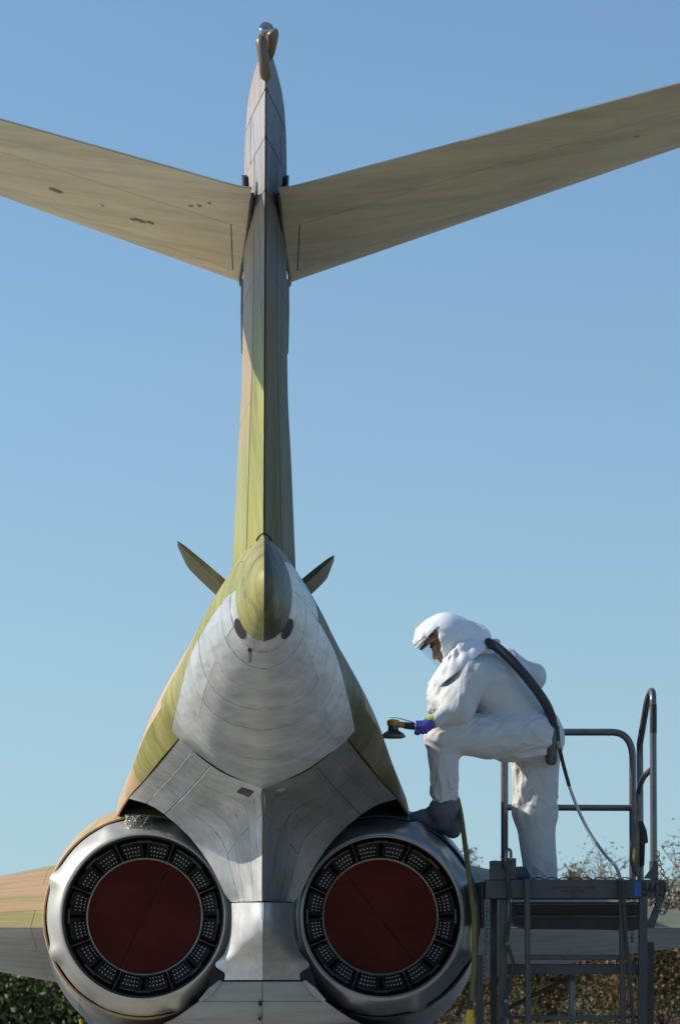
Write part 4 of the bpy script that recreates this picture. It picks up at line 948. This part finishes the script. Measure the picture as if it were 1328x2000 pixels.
# ------------------------------------------------------------------ canvas bag on the rail
BG = empty('canvas_bag', tuple(P(1242, 1712, .1))); tag(BG, 'narrow khaki canvas bag hanging from the end rail of the stand', 'bag')
def bagloft(secs, m, name):
    vs = []; n = 14
    for px, py, y, rx, ry in secs:
        c = P(px, py, y); s = 18/F
        for k in range(n):
            t = 2*math.pi*k/n; wb = 1+.18*noise.noise(Vector((px*.1+math.cos(t), py*.06, math.sin(t))))
            vs.append(c+np.array([rx*s*math.cos(t)*wb, ry*s*math.sin(t)*wb, 0]))
    fs = [(i*n+k, i*n+(k+1) % n, (i+1)*n+(k+1) % n, (i+1)*n+k) for i in range(len(secs)-1) for k in range(n)]
    fs += [tuple(range(n)), tuple((len(secs)-1)*n+k for k in range(n))]
    return MB().add(vs, fs).build(name, m, BG, True, 60)
bagloft([(1246, 1588, .2, 3, 3), (1245, 1600, .18, 5, 6), (1243, 1620, .16, 8, 16), (1240, 1650, .15, 9, 20), (1238, 1680, .15, 9, 18), (1240, 1700, .15, 7, 12), (1243, 1712, .15, 3, 4)], M_canvas, 'bag_body')
bagloft([(1251, 1604, .12, 4, 5), (1255, 1622, .12, 8, 8), (1258, 1645, .12, 7, 8), (1254, 1648, .12, 5, 6), (1253, 1690, .12, 5, 6), (1252, 1694, .12, 2, 2)], M_canvas2, 'bag_flap')
MB().tube([P(1243, 1570, .22), P(1241, 1590, .18), P(1246, 1602, .17)], .006, 6).build('bag_strap', M_canvas, BG)
# ------------------------------------------------------------------ hoses
def hose(name, pts, r, m, label, cat='hose', n=60):
    o = empty(name, tuple(np.array(pts[-1]))); tag(o, label, cat)
    MB().tube(cat_rom(pts, n), r, 10).build('hose_line', m, o); return o
yh = -.5
def gz(px, y): q = P(px, 1990, y).copy(); q[2] = .03; return q
h1 = hose('air_hose', [P(893, 1560, .15), P(900, 1592, .05), P(908, 1650, -.2), P(915, 1705, yh+.1), P(925, 1790, yh), P(926, 1860, yh), P(922, 1940, yh), P(918, 2010, yh), P(915, 2090, yh), gz(912, yh)], .0165, M_hy, 'olive yellow air hose hanging between the right engine and the stand')
MB().tube([P(919, 1955, yh), P(918, 1972, yh)], .020, 10).build('hose_sleeve', M_black, h1)
MB().tube([P(918, 1972, yh), P(916.5, 2000, yh), P(915, 2040, yh)], [.024, .027, .024], 12).build('hose_end', M_yfit, h1)
h1b = hose('electric_cable', [P(917, 1700, yh+.12), P(929, 1745, yh+.1), P(934, 1790, yh+.1), P(931, 1850, yh+.1), P(921, 1910, yh+.1), P(913, 1960, yh+.1), P(911, 2020, yh+.1), gz(905, yh+.1)], .008, M_black, 'thin black cable hanging beside the olive yellow hose', 'cable')
h2 = hose('supply_hose', [P(1091, 1458, .02), P(1100, 1495, .05), P(1111, 1535, .08), P(1128, 1580, .1), P(1150, 1625, .1), P(1180, 1668, .0), P(1200, 1690, -.2), P(1211, 1715, -.35), P(1213, 1722, -.36)], .0105, M_hs, 'silver grey supply hose running from the worker\'s belt to the deck')
MB().tube(cat_rom([P(1091, 1456, .02), P(1100, 1495, .05), P(1111, 1535, .08)], 14), .0125, 10).build('hose_sleeve', M_black, h2)
h3 = hose('black_hose', [P(990, 1692, yF-.03), P(991, 1720, yF-.035), P(996, 1757, yF-.035), P(998, 1780, yF-.035), P(992, 1820, yF-.035), P(990, 1843, yF-.035), P(1000, 1873, yF-.035), P(1001, 1890, yF-.035), P(994, 1930, yF-.035), P(988, 1955, yF-.035), P(993, 1985, yF-.035), P(997, 2010, yF-.035), gz(1000, yF-.035)], .0115, M_black, 'black hose tied along the front left leg of the stand')
for px, py in ((998, 1759), (990, 1843), (988, 1955)):
    MB().tube([P(px-.3, py-3, yF-.036), P(px+.3, py+3, yF-.036)], .0145, 10).build('hose_tie', M_rail, h3)
h4 = hose('black_hose', [P(1216, 1722, yF-.075), P(1219, 1790, yF-.075), P(1224, 1850, yF-.075), P(1230, 1920, yF-.075), P(1235, 1990, yF-.075), gz(1242, yF-.075)], .0125, M_black, 'black hose dropping beside the right rail of the ladder')

# ------------------------------------------------------------------ background vegetation
def shrub(name, x, y, h, r, leafm, label, group, nl, ls, nb, bare=.0, cat='shrub', seed=0, dense=1., low=.25):
    rnd = random.Random(seed); root = empty(name, (x, y, 0)); tag(root, label, cat, group)
    br = MB(); tips = []
    for k in range(nb):
        a = rnd.uniform(0, 6.283); lean = rnd.uniform(.1, 1)*r; hh = h*rnd.uniform(.72, 1.0)*(1-.25*(lean/r)**2)
        p0 = np.array([x+rnd.uniform(-.2, .2)*r, y+rnd.uniform(-.2, .2)*r, 0]); p3 = np.array([x+lean*math.cos(a), y+lean*math.sin(a), hh])
        pm = p0*.6+p3*.4+np.array([rnd.uniform(-.1, .1)*r, rnd.uniform(-.1, .1)*r, .12*h]); c = cat_rom([p0, pm, p3], 9)
        br.tube(c, [.035*(h/3)*(1-.8*i/8) for i in range(9)], 5, False)
        for i in range(3, 9):
            for _ in range(3):
                d = np.array([rnd.gauss(0, 1), rnd.gauss(0, 1), rnd.uniform(-.2, 1.1)]); d /= np.linalg.norm(d); L = rnd.uniform(.12, .32)*r*(1.0 if i < 8 else .8)
                e = c[i]+d*L; br.tube([c[i], (c[i]+e)/2+np.array([0, 0, .03]), e], [.011*(h/3), .008*(h/3), .004*(h/3)], 4, False)
                tips.append((c[i], e))
    br.build('branches', M_bark, root)
    rg = np.random.default_rng(seed+11); tp = np.array(tips); sp_ = .10*r*dense
    k = rg.integers(0, len(tp), nl); t = rg.random((nl, 1)); c = tp[k, 0]+(tp[k, 1]-tp[k, 0])*t+rg.normal(0, sp_, (nl, 3))
    lowm = rg.random(nl) < low; c[lowm, 2] = rg.uniform(.05, h*.7, lowm.sum()); c[lowm, :2] = np.array([x, y])+rg.normal(0, r*.55, (lowm.sum(), 2))
    c[:, 2] = np.abs(c[:, 2])
    n1 = rg.normal(0, 1, (nl, 3)); n1 /= np.linalg.norm(n1, axis=1)[:, None]; n2_ = np.cross(n1, rg.normal(0, 1, (nl, 3))); n2_ /= np.linalg.norm(n2_, axis=1)[:, None]
    l = ls*rg.uniform(.6, 1.4, (nl, 1)); vs = np.stack([c-n1*l, c+n2_*l*.5, c+n1*l, c-n2_*l*.5], 1).reshape(-1, 3); fs = np.arange(nl*4).reshape(-1, 4)
    tag(mk('crown', vs, fs, leafm, root, False), kind='stuff')
    return root
GA, GG = 'autumn scrub behind the right wing', 'evergreen shrubs behind the left wing'
sr = random.Random(3)
right = [(2.6, 44, 2.0, 1.6), (4.4, 46, 2.2, 1.7), (6.0, 43, 2.1, 1.6), (7.3, 44, 3.3, 1.5), (9.4, 46, 3.0, 1.8), (3.6, 51, 2.7, 1.7), (6.4, 52, 2.9, 1.8), (8.6, 50, 3.3, 1.9), (11.5, 47, 3.2, 2.0), (1.0, 47, 1.8, 1.6)]
names = ['russet scrub bush seen below the wing between engine and stand leg', 'olive scrub bush behind the left half of the stand ladder', 'olive scrub bush behind the right half of the stand ladder', 'tall twiggy bush at the right edge of the picture, beside the chain', 'twiggy bush beyond the right edge of the stand', 'sparse bush whose twigs show above the deck behind the leg', 'sparse reddish bush showing just over the deck edge', 'tallest bare bush standing against the sky at the right', 'bushy scrub farthest to the right', 'low scrub hidden behind the engines']
for i, ((x, y, h, r), lb) in enumerate(zip(right, names)):
    sparse = i in (3, 5, 6, 7)
    shrub('scrub_bush', x, y-18, h, r, M_leafa if i % 2 == 0 else M_leafo, lb, GA, 5000 if sparse else 26000, .030, 30, seed=i+1, low=.5 if sparse else .35)
left = [(-2.6, 44, 1.35, 1.7), (-4.3, 46, 1.35, 1.6), (-5.6, 43, 1.2, 1.5), (-3.5, 49, 1.4, 1.8), (-7.4, 46, 1.3, 1.8), (-.8, 47, 1.4, 1.6)]
nl_ = ['dark green shrub right below the left wing root beside the engine', 'dark green shrub at the left edge below the wing', 'low green shrub at the bottom left corner', 'evergreen shrub in the row behind the left shrubs', 'evergreen shrub just beyond the left edge', 'green shrub behind the left engine']
for i, ((x, y, h, r), lb) in enumerate(zip(left, nl_)):
    shrub('evergreen_shrub', x, y-18, h, r, M_leafg, lb, GG, 26000, .05, 16, seed=40+i, low=.4, dense=1.3)
# distant pines whose tops show beside the engine and the worker's leg
for i, (px, py, d) in enumerate(((905, 1655, 70), (1098, 1690, 72))):
    p = P(px, py, d-18)
    shrub('pine_tree', p[0], d-18, p[2], .9, M_leafg, ['dark pine top beside the raised boot and hose', 'dark treetop just right of the standing leg'][i], 'distant pines', 3000, .06, 8, cat='tree', seed=70+i)
